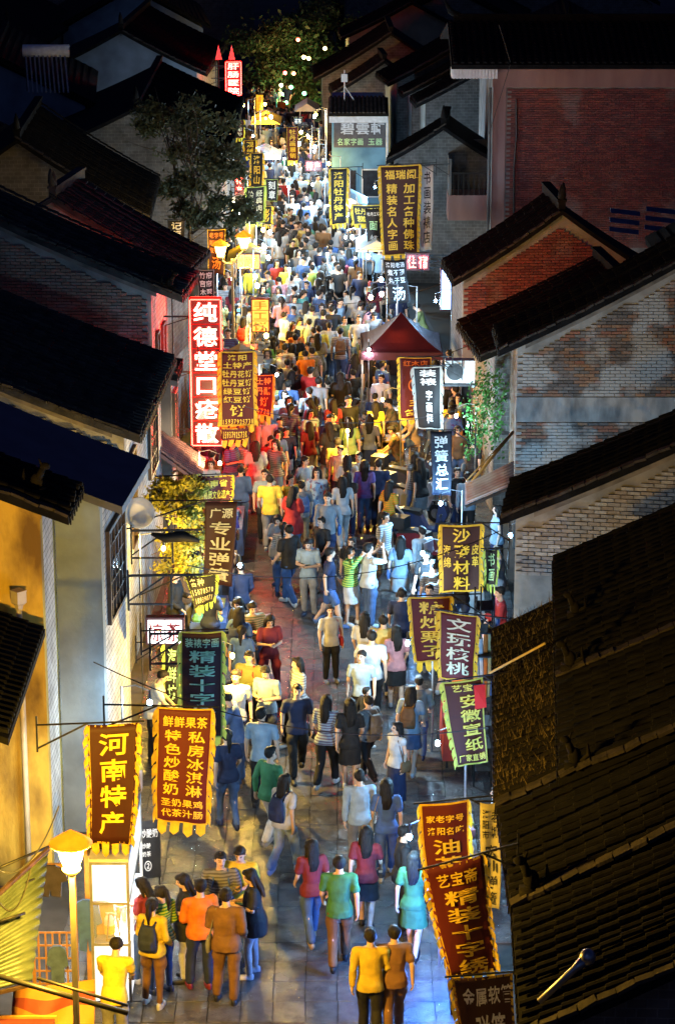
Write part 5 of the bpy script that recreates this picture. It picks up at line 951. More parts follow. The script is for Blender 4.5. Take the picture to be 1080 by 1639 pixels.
# overhead wires
def wire(a, b, sag, r, label):
    pts = [Vector(a).lerp(Vector(b), i/14)-Vector((0, 0, sag*4*(i/14)*(1-i/14))) for i in range(15)]; o = MB().tube(pts, r, 4).build('overhead_wire', BLACKP); tag(o, label, 'wire', 'wires over the street')
for k, (a, za, b, zb, sg, lb) in enumerate((((300, 905), 4.2, (800, 850), 4.0, .5, 'black wire sagging across the street in front of the sofa banner'), ((356, 640), 4.2, (740, 655), 4.0, .4, 'black wire sagging below the maroon canopy'), ((380, 470), 4.2, (705, 455), 4.4, .4, 'black wire strung past the black soup banner'), ((390, 330), 4.4, (610, 400), 4.0, .4, 'black wire strung below the noodle banner'), ((150, 1060), 4.6, (780, 1165), 3.6, .5, 'long black wire crossing over the crowd to the rice paper banner'), ((640, 570), 4.0, (800, 520), 4.3, .3, 'black wire from the maroon canopy to the brown roof'), ((560, 560), 4.2, (300, 540), 4.4, .3, 'black wire from the neon sign across the packed crowd'))): wire(at_z(*a, za), at_z(*b, zb), sg, .009, lb)
for k, (a, za, b, zb, lb) in enumerate((((0, 1395), 4.0, (95, 1290), 4.6, 'loose cable on the ochre wall above the lamp'), ((0, 1445), 3.6, (50, 1390), 4.0, 'loose cable hanging below the drain pipe'))): wire(at_z(*a, za), at_z(*b, zb), .3, .01, lb)
wire(at_y(798, 40, 81), at_y(816, 100, 81), 0, .015, 'pale cable over the eave of the rose brick building'); wire(at_y(816, 104, 81.2), at_y(782, 215, 81.2), 0, .015, 'pale cable down the corner of the rose brick building')
# ------------------------------------------------------------------ trees, shrub, vines, roof grass
LEAF = {}
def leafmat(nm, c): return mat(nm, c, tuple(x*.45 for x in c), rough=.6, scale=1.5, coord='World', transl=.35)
def tree(name, label, base, clumps, leafm, nleaf, ls, trunk_r=.14, bare=0, limbs=True):
    root = empty(name, label, 'tree' if name.endswith('tree') else 'shrub', base); m = MB(); B = Vector(base); top = sum((Vector(c[:3]) for c in clumps), Vector())/len(clumps)-B
    k = top*.55; k.x *= .5; m.tube([(0, 0, -.05), (k.x*.4, k.y*.4, k.z*.5), tuple(k)], [trunk_r, trunk_r*.8, trunk_r*.6], 8)
    for c in clumps:
        e = Vector(c[:3])-B; md = k.lerp(e, .5)+Vector((random.uniform(-.15, .15), random.uniform(-.15, .15), .1)); m.tube([tuple(k), tuple(md), tuple(e)], [trunk_r*.45, trunk_r*.28, trunk_r*.1], 6)
        for q in range(4): t = e+Vector([random.gauss(0, c[3]*.5) for _ in range(3)]); m.tube([tuple(md), tuple(md.lerp(t, .6)+Vector((0, 0, .08))), tuple(t)], [trunk_r*.16, trunk_r*.1, .006], 5)
    for q in range(bare):
        e = Vector(random.choice(clumps)[:3])-B; s_ = k.lerp(e, .7); pts = [s_]; d = Vector((random.uniform(-1, .6), random.uniform(-.5, .5), random.uniform(.4, 1.2))).normalized()
        for _ in range(5): d = (d+Vector([random.gauss(0, .25) for _ in range(3)])).normalized(); pts.append(pts[-1]+d*.45)
        m.tube(pts, [.035, .03, .022, .016, .01, .005], 5)
    m.build('trunk', mat('bark', (.09, .07, .055), (.05, .04, .03), rough=.9, scale=6, bump=.4), root, smooth=True)
    vs = []; fs = []
    for _ in range(nleaf):
        c = random.choice(clumps); r = c[3]; 
        sub = random.randrange(7); rs = random.Random(hash((round(c[0], 2), round(c[2], 2), sub))); cc = Vector(c[:3])-B+Vector((rs.gauss(0, r*.5), rs.gauss(0, r*.5), rs.gauss(0, r*.38)))
        p = cc+Vector((random.gauss(0, r*.24), random.gauss(0, r*.24), random.gauss(0, r*.17)))
        u = Vector([random.gauss(0, 1) for _ in range(3)]).normalized(); w = u.orthogonal().normalized(); w.rotate(Matrix.Rotation(random.uniform(0, 6.28), 3, u)); s = ls*random.uniform(.6, 1.3); n = len(vs)
        q = u.cross(w); vs += [tuple(p-w*s), tuple(p+q*s*.42), tuple(p+w*s), tuple(p-q*s*.42)]; fs.append((n, n+1, n+2, n+3))
    mb = MB(); mb.v = vs; mb.f = fs; mb.build('crown', leafm, root); return root
def cl(px, py, Y, r): p = at_y(px, py, Y); return (p.x, p.y, p.z, r)
b = at_z(318, 520, 0)
tree('leafy_tree', 'dark leafy tree leaning over the street past the set back house', (at_y(300, 300, 80).x, 80, 0), [cl(330, 250, 79, 1.0), cl(355, 300, 78.5, .85), cl(372, 340, 78, .6), cl(300, 210, 80, 1.0), cl(285, 300, 80, .8), cl(330, 350, 78.5, .55), cl(260, 180, 81, .7)], leafmat('dark_leaf', (.07, .085, .04)), 9000, .10, .17, bare=14)
tree('strung_tree', 'tall tree strung with coloured lights closing the far street end', (at_y(455, 150, 128).x, 128, 0), [cl(440, 60, 126, 1.6), cl(480, 70, 127, 1.6), cl(500, 110, 127, 1.4), cl(430, 110, 126, 1.5), cl(470, 130, 126, 1.6), cl(510, 50, 128, 1.4), cl(415, 80, 127, 1.3), cl(480, 165, 126, 1.1), cl(435, 160, 125.5, 1.0), cl(520, 25, 129, 1.2)], leafmat('street_leaf', (.10, .16, .06)), 14000, .15, .22)
for i, (px, py, cc, cn) in enumerate(((494, 94, (1, .75, .2), 'yellow'), (486, 92, (1, .8, .3), 'amber'), (477, 64, (1, .1, .05), 'red'), (456, 117, (1, .06, .06), 'crimson'), (450, 137, (.9, .8, .3), 'pale yellow'), (466, 140, (.1, 1, .4), 'green'), (487, 150, (.15, 1, .45), 'mint green'), (458, 165, (.1, 1, .3), 'bright green'), (520, 78, (1, .7, .2), 'orange'), (470, 118, (1, .1, .05), 'scarlet'))):
    p = at_y(px, py, 123.6); o = MB().ball((0, 0, 0), .10, 8, 6).build('tree_light', emis('tl_'+cn, cc, 2.5), None, p); tag(o, 'small %s light hung in the far street tree' % cn, 'light', 'coloured lights in the far tree'); point('tree_light_glow', (0, -.2, 0), cc, 26, .08, o)
tree('far_tree', 'dark bushy tree beside the far pale blocks', (at_y(545, 60, 150).x, 150, 0), [cl(530, 30, 149, 1.4), cl(552, 40, 150, 1.2), cl(515, 20, 150, 1.1)], leafmat('far_leaf', (.05, .06, .045)), 4000, .18, .2)
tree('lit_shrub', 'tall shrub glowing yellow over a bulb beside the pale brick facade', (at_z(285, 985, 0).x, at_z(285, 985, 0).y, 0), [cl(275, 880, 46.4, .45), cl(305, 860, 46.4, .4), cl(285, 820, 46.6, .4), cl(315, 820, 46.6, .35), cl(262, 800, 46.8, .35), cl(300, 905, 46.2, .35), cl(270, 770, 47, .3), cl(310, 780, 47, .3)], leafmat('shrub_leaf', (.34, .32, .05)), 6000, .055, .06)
# vines hanging on the wall by the air conditioner
def vines():
    root = empty('vine', 'green vine hanging over the wall below the air conditioner', 'plant', at_z(780, 690, 2)); o0 = root.location; m = MB(); vs = []; fs = []
    for k in range(9):
        p = at_z(752+random.uniform(0, 48), 590+random.uniform(0, 30), 3.6)-o0; pts = [p]
        for _ in range(8): pts.append(pts[-1]+Vector((random.gauss(0, .06), random.gauss(0, .04), -.2)))
        m.tube(pts, .006, 4)
        for q in pts:
            for _ in range(14):
                c = q+Vector([random.gauss(0, .09) for _ in range(3)]); u = Vector([random.gauss(0, 1) for _ in range(3)]).normalized(); w = u.orthogonal().normalized(); z = u.cross(w); n = len(vs); s = random.uniform(.03, .06)
                vs += [tuple(c-w*s), tuple(c+z*s*.6), tuple(c+w*s), tuple(c-z*s*.6)]; fs.append((n, n+1, n+2, n+3))
    m.build('stem', WOODD, root); mb = MB(); mb.v = vs; mb.f = fs; mb.build('leaves', leafmat('vine_leaf', (.06, .22, .05)), root)
vines()
def roof_grass():
    h = hr2; M = h['root'].matrix_world; bpy.context.view_layer.update(); M = h['root'].matrix_world; vs = []; fs = []
    for _ in range(3200):
        y = random.uniform(.05, h['L']-.05); t = random.uniform(.02, 1.0); z = h['zr'](t)
        if random.random() > .35+.65*(.5+.5*math.sin(3.1*y+2.3*t)*math.cos(1.7*y-4*t)): continue
        p = M @ Vector((h['s']*t, y, z+.01)); ht = random.uniform(.06, .2); a = random.uniform(0, 6.28); d = Vector((math.cos(a), math.sin(a), 0)); n = len(vs); lean = Vector((random.gauss(0, .06), random.gauss(0, .06), ht))
        vs += [tuple(p-d*.006), tuple(p+d*.006), tuple(p+lean)]; fs.append((n, n+1, n+2))
    mb = MB(); mb.v = vs; mb.f = fs; o = mb.build('dry_grass', mat('dry_grass', (.20, .15, .06), (.09, .07, .03), rough=.9, scale=2, coord='World')); tag(o, 'dry brown grass growing over the low mossy roof', 'grass', kind='stuff')
roof_grass()
# ------------------------------------------------------------------ people: joints -> solid limbs -> one continuous skin
class PB:
    def __init__(s): s.bm = bmesh.new()
    def ell(s, c, r, rot=None, sub=2):
        M = Matrix.Translation(Vector(c)) @ (rot.to_4x4() if rot is not None else Matrix()) @ Matrix.Diagonal((*r, 1)); bmesh.ops.create_icosphere(s.bm, subdivisions=sub, radius=1, matrix=M)
    def cap(s, a, b, ra, rb, n=10):
        a, b = Vector(a), Vector(b); d = b-a; L = d.length
        if L < 1e-4: return
        q = d.to_track_quat('Z', 'Y').to_matrix(); prof = [(ra*math.cos(t), -ra*math.sin(t)) for t in (1.35, .8, .35)]+[(ra, 0), (rb, L)]+[(rb*math.cos(t), L+rb*math.sin(t)) for t in (.35, .8, 1.35)]
        rings = [[s.bm.verts.new(a+q @ Vector((r*math.cos(2*math.pi*k/n), r*math.sin(2*math.pi*k/n), z))) for k in range(n)] for r, z in prof]
        for A, B in zip(rings, rings[1:]):
            for k in range(n): s.bm.faces.new((A[k], A[(k+1) % n], B[(k+1) % n], B[k]))
        s.bm.faces.new(rings[0][::-1]); s.bm.faces.new(rings[-1])
    def loft(s, secs, n=16, T=None):                      # secs: (cx, cy, z, rx, ry)
        rings = []
        for cx, cy, z, rx, ry in secs:
            rg = []
            for k in range(n):
                a = 2*math.pi*k/n; ca, sa = math.cos(a), math.sin(a); p = Vector((cx+rx*math.copysign(abs(ca)**.85, ca), cy+ry*math.copysign(abs(sa)**.85, sa), z)); rg.append(s.bm.verts.new(T(p) if T else p))
            rings.append(rg)
        for A, B in zip(rings, rings[1:]):
            for k in range(n): s.bm.faces.new((A[k], A[(k+1) % n], B[(k+1) % n], B[k]))
        s.bm.faces.new(rings[0][::-1]); s.bm.faces.new(rings[-1])
PEND = []
def finish(pb, name, vox, dec, smooth=3):
    me = bpy.data.meshes.new(name); bmesh.ops.recalc_face_normals(pb.bm, faces=pb.bm.faces); pb.bm.to_mesh(me); pb.bm.free()
    o = bpy.data.objects.new(name, me); COL.objects.link(o)
    r = o.modifiers.new('r', 'REMESH'); r.mode = 'VOXEL'; r.voxel_size = vox; r.use_smooth_shade = True
    if smooth: q = o.modifiers.new('s', 'SMOOTH'); q.iterations = smooth; q.factor = .5
    if dec < 1: d = o.modifiers.new('d', 'DECIMATE'); d.ratio = dec
    return o
def bake_all(obs, keep=False):                            # one evaluation for all of them, then the helpers go
    bpy.context.view_layer.update(); dg = bpy.context.evaluated_depsgraph_get(); out = {}
    for o in obs: me = bpy.data.meshes.new_from_object(o.evaluated_get(dg)); me.name = o.name; out[o.name] = me
    olds = [o.data for o in obs]; bpy.data.batch_remove(obs)
    if not keep: bpy.data.batch_remove(olds)
    return out
SKIN = mat('skin', (.62, .40, .28), (.55, .34, .23), rough=.55, scale=9); FEAT = mat('eye_and_brow', (.03, .02, .018)); LIP = mat('lips', (.42, .16, .13)); HAIRM = mat('hair', (.018, .014, .012), (.006, .005, .004), rough=.6, spec=.25, scale=60, stretch=(1, 1, .12), bump=.8, bscale=90)
CLOTH = mat('clothing', (1, 1, 1), (.72, .72, .72), rough=.8, scale=7, bump=.35, bscale=14, objcol=True); 
def cloth_prints(m):                                   # some shirts are striped or carry a print
    nt = m.node_tree; N, L = nt.nodes, nt.links; b = N['Principled BSDF']; src = b.inputs['Base Color'].links[0].from_socket; oi = N.new('ShaderNodeObjectInfo'); tc = N.new('ShaderNodeTexCoord')
    wv = N.new('ShaderNodeTexWave'); wv.bands_direction = 'Z'; wv.inputs['Scale'].default_value = 7; wv.inputs['Distortion'].default_value = .6; L.new(tc.outputs['Object'], wv.inputs['Vector'])
    vo = N.new('ShaderNodeTexNoise'); vo.inputs['Scale'].default_value = 14; L.new(tc.outputs['Object'], vo.inputs['Vector'])
    def step(s, t, gt=True):
        q = N.new('ShaderNodeMath'); q.operation = 'GREATER_THAN' if gt else 'LESS_THAN'; L.new(s, q.inputs[0]); q.inputs[1].default_value = t; return q.outputs[0]
    def mul(a, c):
        q = N.new('ShaderNodeMath'); q.operation = 'MULTIPLY'; L.new(a, q.inputs[0]); L.new(c, q.inputs[1]); return q.outputs[0]
    st = mul(step(oi.outputs['Random'], .84), step(wv.outputs['Fac'], .55)); pr = mul(step(oi.outputs['Random'], .05, False), step(vo.outputs['Fac'], .6))
    ad = N.new('ShaderNodeMath'); L.new(st, ad.inputs[0]); L.new(pr, ad.inputs[1]); mx = N.new('ShaderNodeMix'); mx.data_type = 'RGBA'; L.new(ad.outputs[0], mx.inputs[0]); L.new(src, mx.inputs[6])
    hs = N.new('ShaderNodeHueSaturation'); hs.inputs['Hue'].default_value = .62; hs.inputs['Value'].default_value = .4; L.new(src, hs.inputs['Color']); L.new(hs.outputs[0], mx.inputs[7]); L.new(mx.outputs[2], b.inputs['Base Color'])
cloth_prints(CLOTH)
PLAIN = mat('plain_clothing', (1, 1, 1), (.66, .66, .66), rough=.8, scale=7, bump=.4, bscale=14, objcol=True)
SHOE = mat('shoes', (1, 1, 1), (.8, .8, .8), rough=.55, objcol=True); DENIM = CLOTH
def person_meshes(key, sex='m', pose='stand', sleeve='short', bottom='trousers', hair='short', headyaw=0, headpitch=0, lean=0, loose=0.0):
    f = sex == 'f'; sh = .165 if f else .19; hipw = .088 if f else .085
    legs = {'stand': [((-hipw, 0, .90), (-.10, -.01, .49), (-.11, .02, .08), 0), ((hipw, 0, .90), (.10, -.015, .49), (.115, .01, .08), 0)],
            'walk': [((-hipw, 0, .89), (-.09, -.17, .52), (-.085, -.24, .10), -8), ((hipw, 0, .89), (.09, .02, .49), (.09, .27, .15), 35)],
            'walk2': [((-hipw, 0, .89), (-.09, .0, .49), (-.09, .20, .13), 28), ((hipw, 0, .89), (.09, -.14, .51), (.085, -.18, .09), -5)],
            'sit': [((-hipw, 0, .50), (-.13, -.40, .50), (-.13, -.38, .08), 0), ((hipw, 0, .50), (.13, -.40, .50), (.14, -.36, .08), 0)],
            'shift': [((-hipw-.01, 0, .90), (-.10, .0, .49), (-.10, .03, .08), 0), ((hipw, 0, .895), (.13, -.08, .49), (.16, -.06, .08), 0)]}
    arms = {'hang': [((-sh-.055, .02, 1.13), (-sh-.065, -.05, .89)), ((sh+.055, .02, 1.13), (sh+.065, -.04, .89))],
            'swing': [((-sh-.05, .09, 1.15), (-sh-.06, .06, .91)), ((sh+.05, -.03, 1.14), (sh+.04, -.20, .97))],
            'swing2': [((-sh-.05, -.04, 1.14), (-sh-.03, -.21, .99)), ((sh+.05, .10, 1.15), (sh+.06, .08, .91))],
            'phone': [((-sh-.05, -.02, 1.13), (-.05, -.25, 1.18)), ((sh+.05, .0, 1.13), (.05, -.26, 1.15))],
            'photo': [((-sh-.06, -.20, 1.36), (-.06, -.30, 1.55)), ((sh+.06, -.20, 1.36), (.06, -.30, 1.55))],
            'one': [((-sh-.05, .02, 1.13), (-sh-.02, -.18, .98)), ((sh+.06, -.04, 1.14), (.06, -.26, 1.16))],
            'reach': [((-sh-.02, -.16, 1.20), (-sh+.03, -.38, 1.08)), ((sh+.02, -.14, 1.19), (sh-.03, -.36, 1.05))],
            'fold': [((-sh-.05, -.03, 1.12), (.08, -.17, 1.11)), ((sh+.05, -.03, 1.12), (-.07, -.19, 1.08))]}
    P = {'stand': ('stand', 'hang'), 'walk': ('walk', 'swing'), 'walk2': ('walk2', 'swing2'), 'phone': ('shift', 'phone'), 'photo': ('shift', 'photo'), 'one': ('shift', 'one'), 'sit': ('sit', 'reach'), 'reach': ('stand', 'reach'), 'fold': ('shift', 'fold')}[pose]
    LG, AR = legs[P[0]], arms[P[1]]; drop = -.40 if pose == 'sit' else (-.012 if 'walk' in pose else 0)
    la = R(lean+(3 if 'walk' in pose else 0)+(10 if pose == 'sit' else 0)); piv = Vector((0, 0, .93))
    def T(p):
        p = Vector(p)-piv; y, z = p.y, p.z
        if z > 0: p = Vector((p.x, y*math.cos(la)-z*math.sin(la), z*math.cos(la)+y*math.sin(la)))
        return p+piv+Vector((0, 0, drop))
    hy = Matrix.Rotation(R(headyaw), 3, 'Z') @ Matrix.Rotation(R(headpitch), 3, 'X'); hp = Vector((0, .0, 1.47))
    def H(p): return T(hp+hy @ (Vector(p)-hp))
    nar = .92 if f else 1.0
    secs = [(0, 0, .84, .14, .10), (0, .005, .92, .158 if f else .15, .112), (0, 0, 1.04, .122 if f else .138, .092), (0, -.008 if f else 0, 1.2, .142*nar+.004, .112 if f else .108), (0, .0, 1.33, .165*nar, .108), (0, .005, 1.41, .15*nar, .082), (0, .005, 1.455, .08, .062)]
    secs = [(x, y, z, rx*.86, ry*.8) if z < 1.4 else (x, y, z, rx*.93, ry*.9) for x, y, z, rx, ry in secs]; cov = .55 if bottom in ('trousers', 'leggings') else 1
    b = PB(); b.loft(secs, T=T); b.cap(T((0, .012, 1.42)), H((0, .005, 1.54)), .055 if f else .06, .05)
    # head
    def he(c, r): b.ell(H(c), r, hy)
    he((0, .015, 1.625), (.076, .096, .098)); he((0, -.015, 1.575), (.062, .075, .085)); he((0, -.045, 1.535), (.040, .040, .035)); he((0, -.094, 1.592), (.013, .020, .020)); he((0, -.088, 1.615), (.009, .012, .03)); he((0, -.082, 1.558), (.024, .012, .012))
    for sg in (-1, 1): he((sg*.077, .012, 1.60), (.012, .022, .032))
    # arms and hands
    ARJ = []
    for sg, (el, wr) in zip((-1, 1), AR):
        s0 = T((sg*sh, .005, 1.39)); e0 = T(el); w0 = T(wr); ARJ.append((sg, s0, e0, w0)); k = .88 if f else 1
        b.cap(T((sg*.09, .005, 1.39)), s0, .055*k, .054*k); b.cap(s0, e0, .050*k, .039*k); b.cap(e0, w0, .040*k, .026*k)
        d = (w0-e0).normalized(); side = Vector((0, -1, 0)) if abs(d.y) < .7 else Vector((sg*-1, 0, 0)); side = (side-d*side.dot(d)).normalized(); pal = d.cross(side).normalized()
        curl = (Vector((0, 0, 0))-0*pal); inn = pal if pal.x*sg < 0 else -pal
        if pose in ('phone', 'photo', 'reach'): inn = Vector((0, -.2, .98)) if pose != 'photo' else Vector((0, .3, .9)); inn = (inn-d*inn.dot(d)).normalized(); side = d.cross(inn).normalized(); side = side if side.x*sg < 0 else -side
        b.cap(w0, w0+d*.035, .024, .027); Q = Matrix((side, inn, d)).transposed(); b.ell(w0+d*.055, (.036, .017, .045), Q)
        for i, (o_, ln) in enumerate(((-.028, .062), (-.009, .074), (.010, .070), (.027, .054))):
            base = w0+d*.085-side*o_; m1 = base+d*ln*.5+inn*.010; t1 = m1+d*ln*.36+inn*.026; b.cap(base, m1, .0098, .009, 6); b.cap(m1, t1, .009, .0078, 6)
        tb = w0+d*.03+side*.028; tm = tb+side*.026+d*.028+inn*.008; b.cap(tb, tm, .0125, .011, 6); b.cap(tm, tm+d*.03+inn*.012, .011, .009, 6)
    LJ = []
    for sg, (hi, kn, an, ft) in zip((-1, 1), LG):
        hi, kn, an = Vector(hi), Vector(kn), Vector(an); LJ.append((sg, hi, kn, an, ft)); b.cap(hi, kn, .083*(cov if cov < 1 else .85), .056*cov); b.cap(kn, an, .056*cov, .038*(cov+.1 if cov < 1 else 1)); cm = kn.lerp(an, .3)+Vector((0, .016*cov, 0)); b.ell(cm, (.052*cov, .055*cov, .12))
        fr = Matrix.Rotation(R(-ft), 3, 'X'); b.ell(an+fr @ Vector((0, -.05, -.045)), (.04, .10, .033), fr)
    body = finish(b, key+'_body', .0085, .22, 2)
    # shoes
    sh2 = []
    for sg, hi, kn, an, ft in LJ:
        b = PB(); fr = Matrix.Rotation(R(-ft), 3, 'X'); b.ell(an+fr @ Vector((0, -.075, -.042)), (.048, .125, .040), fr); b.ell(an+fr @ Vector((0, .02, -.025)), (.042, .055, .05), fr); b.loft([(an.x, an.y-.06, 0, .05, .135), (an.x, an.y-.06, .022, .05, .135)], T=lambda p, an=an, fr=fr: an+fr @ (Vector((p.x, p.y, p.z-.08))-Vector((an.x, an.y, 0))))
        sh2.append(finish(b, key+'_shoe', .014, .5, 1))
    # bottoms
    b = PB(); hz = -.40 if pose == 'sit' else 0
    top = [(0, 0, .86+hz, .165, .125), (0, .005, .93+hz, .17 if f else .162, .125), (0, .0, 1.02+hz, .142, .108)]
    g = loose
    if bottom in ('trousers', 'shorts', 'leggings'):
        b.loft(top); wide = {'trousers': (.098, .078, .066), 'shorts': (.105, .09, .09), 'leggings': (.09, .064, .046)}[bottom]
        for sg, hi, kn, an, ft in LJ:
            e = kn.lerp(an, .88 if bottom == 'trousers' else .9); b.cap(hi+Vector((0, 0, -.02)), kn if bottom != 'shorts' else hi.lerp(kn, .85), wide[0], wide[1])
            if bottom != 'shorts': b.cap(kn, e, wide[1], wide[2]); b.ell(e+Vector((0, 0, -.01)), (wide[2]*1.05, wide[2]*1.05, .04)); b.ell(hi.lerp(kn, .45)+Vector((sg*.012, -.01, 0)), (.098, .098, .14))
        for sg, hi, kn, an, ft in LJ: b.ell(hi+Vector((0, .035, -.01)), (.09, .095, .1))
    else:
        ln = {'skirt': .52, 'dress': .50, 'longskirt': .18}[bottom]
        my = sum(j[2].y for j in LJ)/2; b.loft([(0, my*.9, ln, .20, .18), (0, my*.7, ln+.1, .19, .165), (0, my*.3, .78, .18, .14), (0, 0, .93, .168, .125), (0, 0, 1.03, .135, .105)])
    bot = finish(b, key+'_bottom', .016, .45, 3)
    # top
    b = PB(); ex = .018+g; hem = .86 if not f else .88
    if loose > .03: hem = .72
    b.loft([(0, .012, hem-.02, .19+g+(.006 if f else 0), .158+g), (0, .012, .94, .182+g, .152+g), (0, .0, 1.06, (.135 if f else .152)+g, .108+g*.8), (0, -.01 if f else 0, 1.21, .155*nar+ex*.4+g*.5, .126+g*.3), (0, 0, 1.33, .172*nar+ex*.4, .122), (0, .005, 1.41, .155*nar+.01, .095), (0, .005, 1.452, .085, .07)], T=T)
    for sg, s0, e0, w0 in ARJ:
        b.cap(T((sg*.10, .005, 1.385)), s0, .07, .068)
        if sleeve == 'short': b.cap(s0, s0.lerp(e0, .62), .067+g*.4, .062+g*.5)
        elif sleeve == 'long': b.cap(s0, e0, .066+g*.4, .055+g*.4); b.cap(e0, e0.lerp(w0, .93), .055+g*.4, .042+g*.3); b.ell(e0, (.06, .06, .06))
        else: b.cap(s0, s0.lerp(e0, .12), .062, .06)
    tp_ = finish(b, key+'_top', .015, .45, 4)
    # hair
    b = PB()
    def hh(c, r): b.ell(H(c), r, hy)
    hh((0, .026, 1.648), (.084, .094, .078)); hh((0, .056, 1.612), (.079, .060, .080)); hh((0, -.042, 1.685), (.064, .050, .034))
    for sg in (-1, 1): hh((sg*.068, .025, 1.63), (.022, .05, .055))
    if hair in ('long', 'pony'):
        for sg in (-1, 1): hh((sg*.070, -.005, 1.625), (.022, .05, .07))
    if hair == 'long':
        hh((0, .068, 1.56), (.080, .050, .11)); b.loft([(.01, .10, 1.24, .055, .018), (0, .105, 1.36, .085, .026), (0, .085, 1.50, .084, .040), (0, .068, 1.6, .080, .045)], T=H)
        for sg in (-1, 1): b.cap(H((sg*.078, .02, 1.62)), H((sg*.085, .03, 1.42)), .028, .022)
    if hair == 'pony': hh((0, .12, 1.66), (.035, .04, .035)); b.cap(H((0, .145, 1.65)), H((0, .16, 1.52)), .034, .036); b.cap(H((0, .16, 1.52)), H((0, .135, 1.36)), .036, .012)
    if hair == 'cap': hh((0, .02, 1.672), (.094, .106, .066)); b.loft([(0, -.10, 1.662, .07, .085), (0, -.10, 1.676, .07, .085)], T=H)
    hr = finish(b, key+'_hair', .010, .4, 2)
    eyes = [H((sg*.031, -.085, 1.612)) for sg in (-1, 1)]; brows = [H((sg*.033, -.083, 1.634)) for sg in (-1, 1)]; mouth = H((0, -.095, 1.557)); fd = hy @ Vector((0, -1, 0))
    PEND.append((key, dict(body=body, shoe=sh2[0], shoe2=sh2[1], bottom=bot, top=tp_, hair=hr), eyes, brows, mouth, fd))
KINDS = {
 'mwalk': dict(sex='m', pose='walk'), 'mwalk2': dict(sex='m', pose='walk2', sleeve='long'), 'mshorts': dict(sex='m', pose='walk', bottom='shorts', headyaw=12), 'mstand': dict(sex='m', pose='stand', headyaw=-15),
 'mphone': dict(sex='m', pose='phone', headpitch=22), 'mphoto': dict(sex='m', pose='photo', headpitch=-4), 'mjacket': dict(sex='m', pose='one', sleeve='long', loose=.015, headyaw=10, headpitch=8), 'mcap': dict(sex='m', pose='fold', sleeve='long', loose=.02, hair='cap'), 'mreach': dict(sex='m', pose='reach', lean=14, headpitch=18),
 'fwalk': dict(sex='f', pose='walk', hair='long', bottom='trousers'), 'fwalk2': dict(sex='f', pose='walk2', hair='pony', bottom='leggings'), 'fskirt': dict(sex='f', pose='walk2', hair='long', bottom='skirt', headyaw=10), 'fstand': dict(sex='f', pose='one', hair='pony', bottom='leggings', sleeve='long', headpitch=8), 'fphone': dict(sex='f', pose='phone', hair='long', headpitch=24, bottom='leggings'),
 'fphoto': dict(sex='f', pose='photo', hair='pony', bottom='dress', sleeve='long'), 'floose': dict(sex='f', pose='phone', hair='long', bottom='leggings', loose=.04, headpitch=18), 'flong': dict(sex='f', pose='stand', hair='long', sleeve='none', bottom='longskirt', headyaw=-20), 'sitm': dict(sex='m', pose='sit', headpitch=15), 'sitf': dict(sex='f', pose='sit', hair='long', headpitch=10),
}
for k, v in KINDS.items(): person_meshes(k, **v)
PEND = [(q[0], {k: o.name for k, o in q[1].items()}, *q[2:]) for q in PEND]; BK = bake_all([bpy.data.objects[n] for q in PEND for n in q[1].values()])
PM = {}
from mathutils import noise as MN
def wrinkle(me, amp, seed):
    for v in me.vertices:
        p = v.co; q = Vector((p.x*9, p.y*9, p.z*17))+Vector((seed*7.3, 0, 0)); n = 1-abs(MN.noise(q))*2.2; n2 = MN.noise(Vector((p.x*5, p.y*5, p.z*6))+Vector((0, seed*3.1, 0)))
        v.co = p+v.normal*(amp*n*.6+amp*1.3*n2)
for key, d, eyes, brows, mouth, fd in PEND:
    D = {k: BK[o] for k, o in d.items()}
    wrinkle(D['top'], .012, len(PM)); wrinkle(D['bottom'], .010, len(PM)+40); wrinkle(D['hair'], .009, len(PM)+80)
    for k, me in D.items(): me.polygons.foreach_set('use_smooth', [True]*len(me.polygons))
    D['body'].materials.append(SKIN); D['body'].materials.append(FEAT); D['body'].materials.append(LIP)
    for p in D['body'].polygons:
        c = p.center
        if p.normal.dot(fd) < .1: continue
        for e in eyes:
            q = c-e
            if abs(q.x) < .016 and abs(q.z) < .008 and q.length < .03: p.material_index = 1
        for e in brows:
            q = c-e
            if abs(q.x) < .019 and abs(q.z) < .006 and q.length < .03: p.material_index = 1
        q = c-mouth
        if abs(q.x) < .022 and abs(q.z) < .008 and q.length < .035: p.material_index = 2
    D['hair'].materials.append(HAIRM); D['top'].materials.append(CLOTH); D['bottom'].materials.append(PLAIN); D['shoe'].materials.append(SHOE); D['shoe2'].materials.append(SHOE); PM[key] = D
def bag_meshes():
    b = PB(); b.loft([(0, .19, .98, .13, .05), (0, .205, 1.05, .145, .075), (0, .20, 1.25, .14, .07), (0, .175, 1.37, .10, .045)]); b.loft([(0, .275, 1.03, .10, .03), (0, .275, 1.16, .10, .03)])
    for sg in (-1, 1): b.cap((sg*.09, .15, 1.38), (sg*.10, -.02, 1.44), .018, .018); b.cap((sg*.10, -.02, 1.44), (sg*.11, -.13, 1.30), .018, .017); b.cap((sg*.11, -.13, 1.30), (sg*.15, -.02, 1.08), .016, .014)
    p = finish(b, 'backpack', .014, .5, 1); b = PB(); b.loft([(.235, .02, .80, .035, .12), (.24, .02, .90, .045, .13), (.235, .02, 1.0, .03, .11)]); b.cap((.235, .05, 1.0), (.13, .06, 1.44), .011, .011); b.cap((.235, -.03, 1.0), (.12, -.08, 1.40), .011, .011); b.cap((.12, -.08, 1.40), (.13, .06, 1.44), .011, .011)
    q = finish(b, 'shoulder_bag', .012, .5, 1); n = [p.name, q.name]; k = bake_all([p, q]); return [k[n[0]], k[n[1]]]
BAGS = bag_meshes()
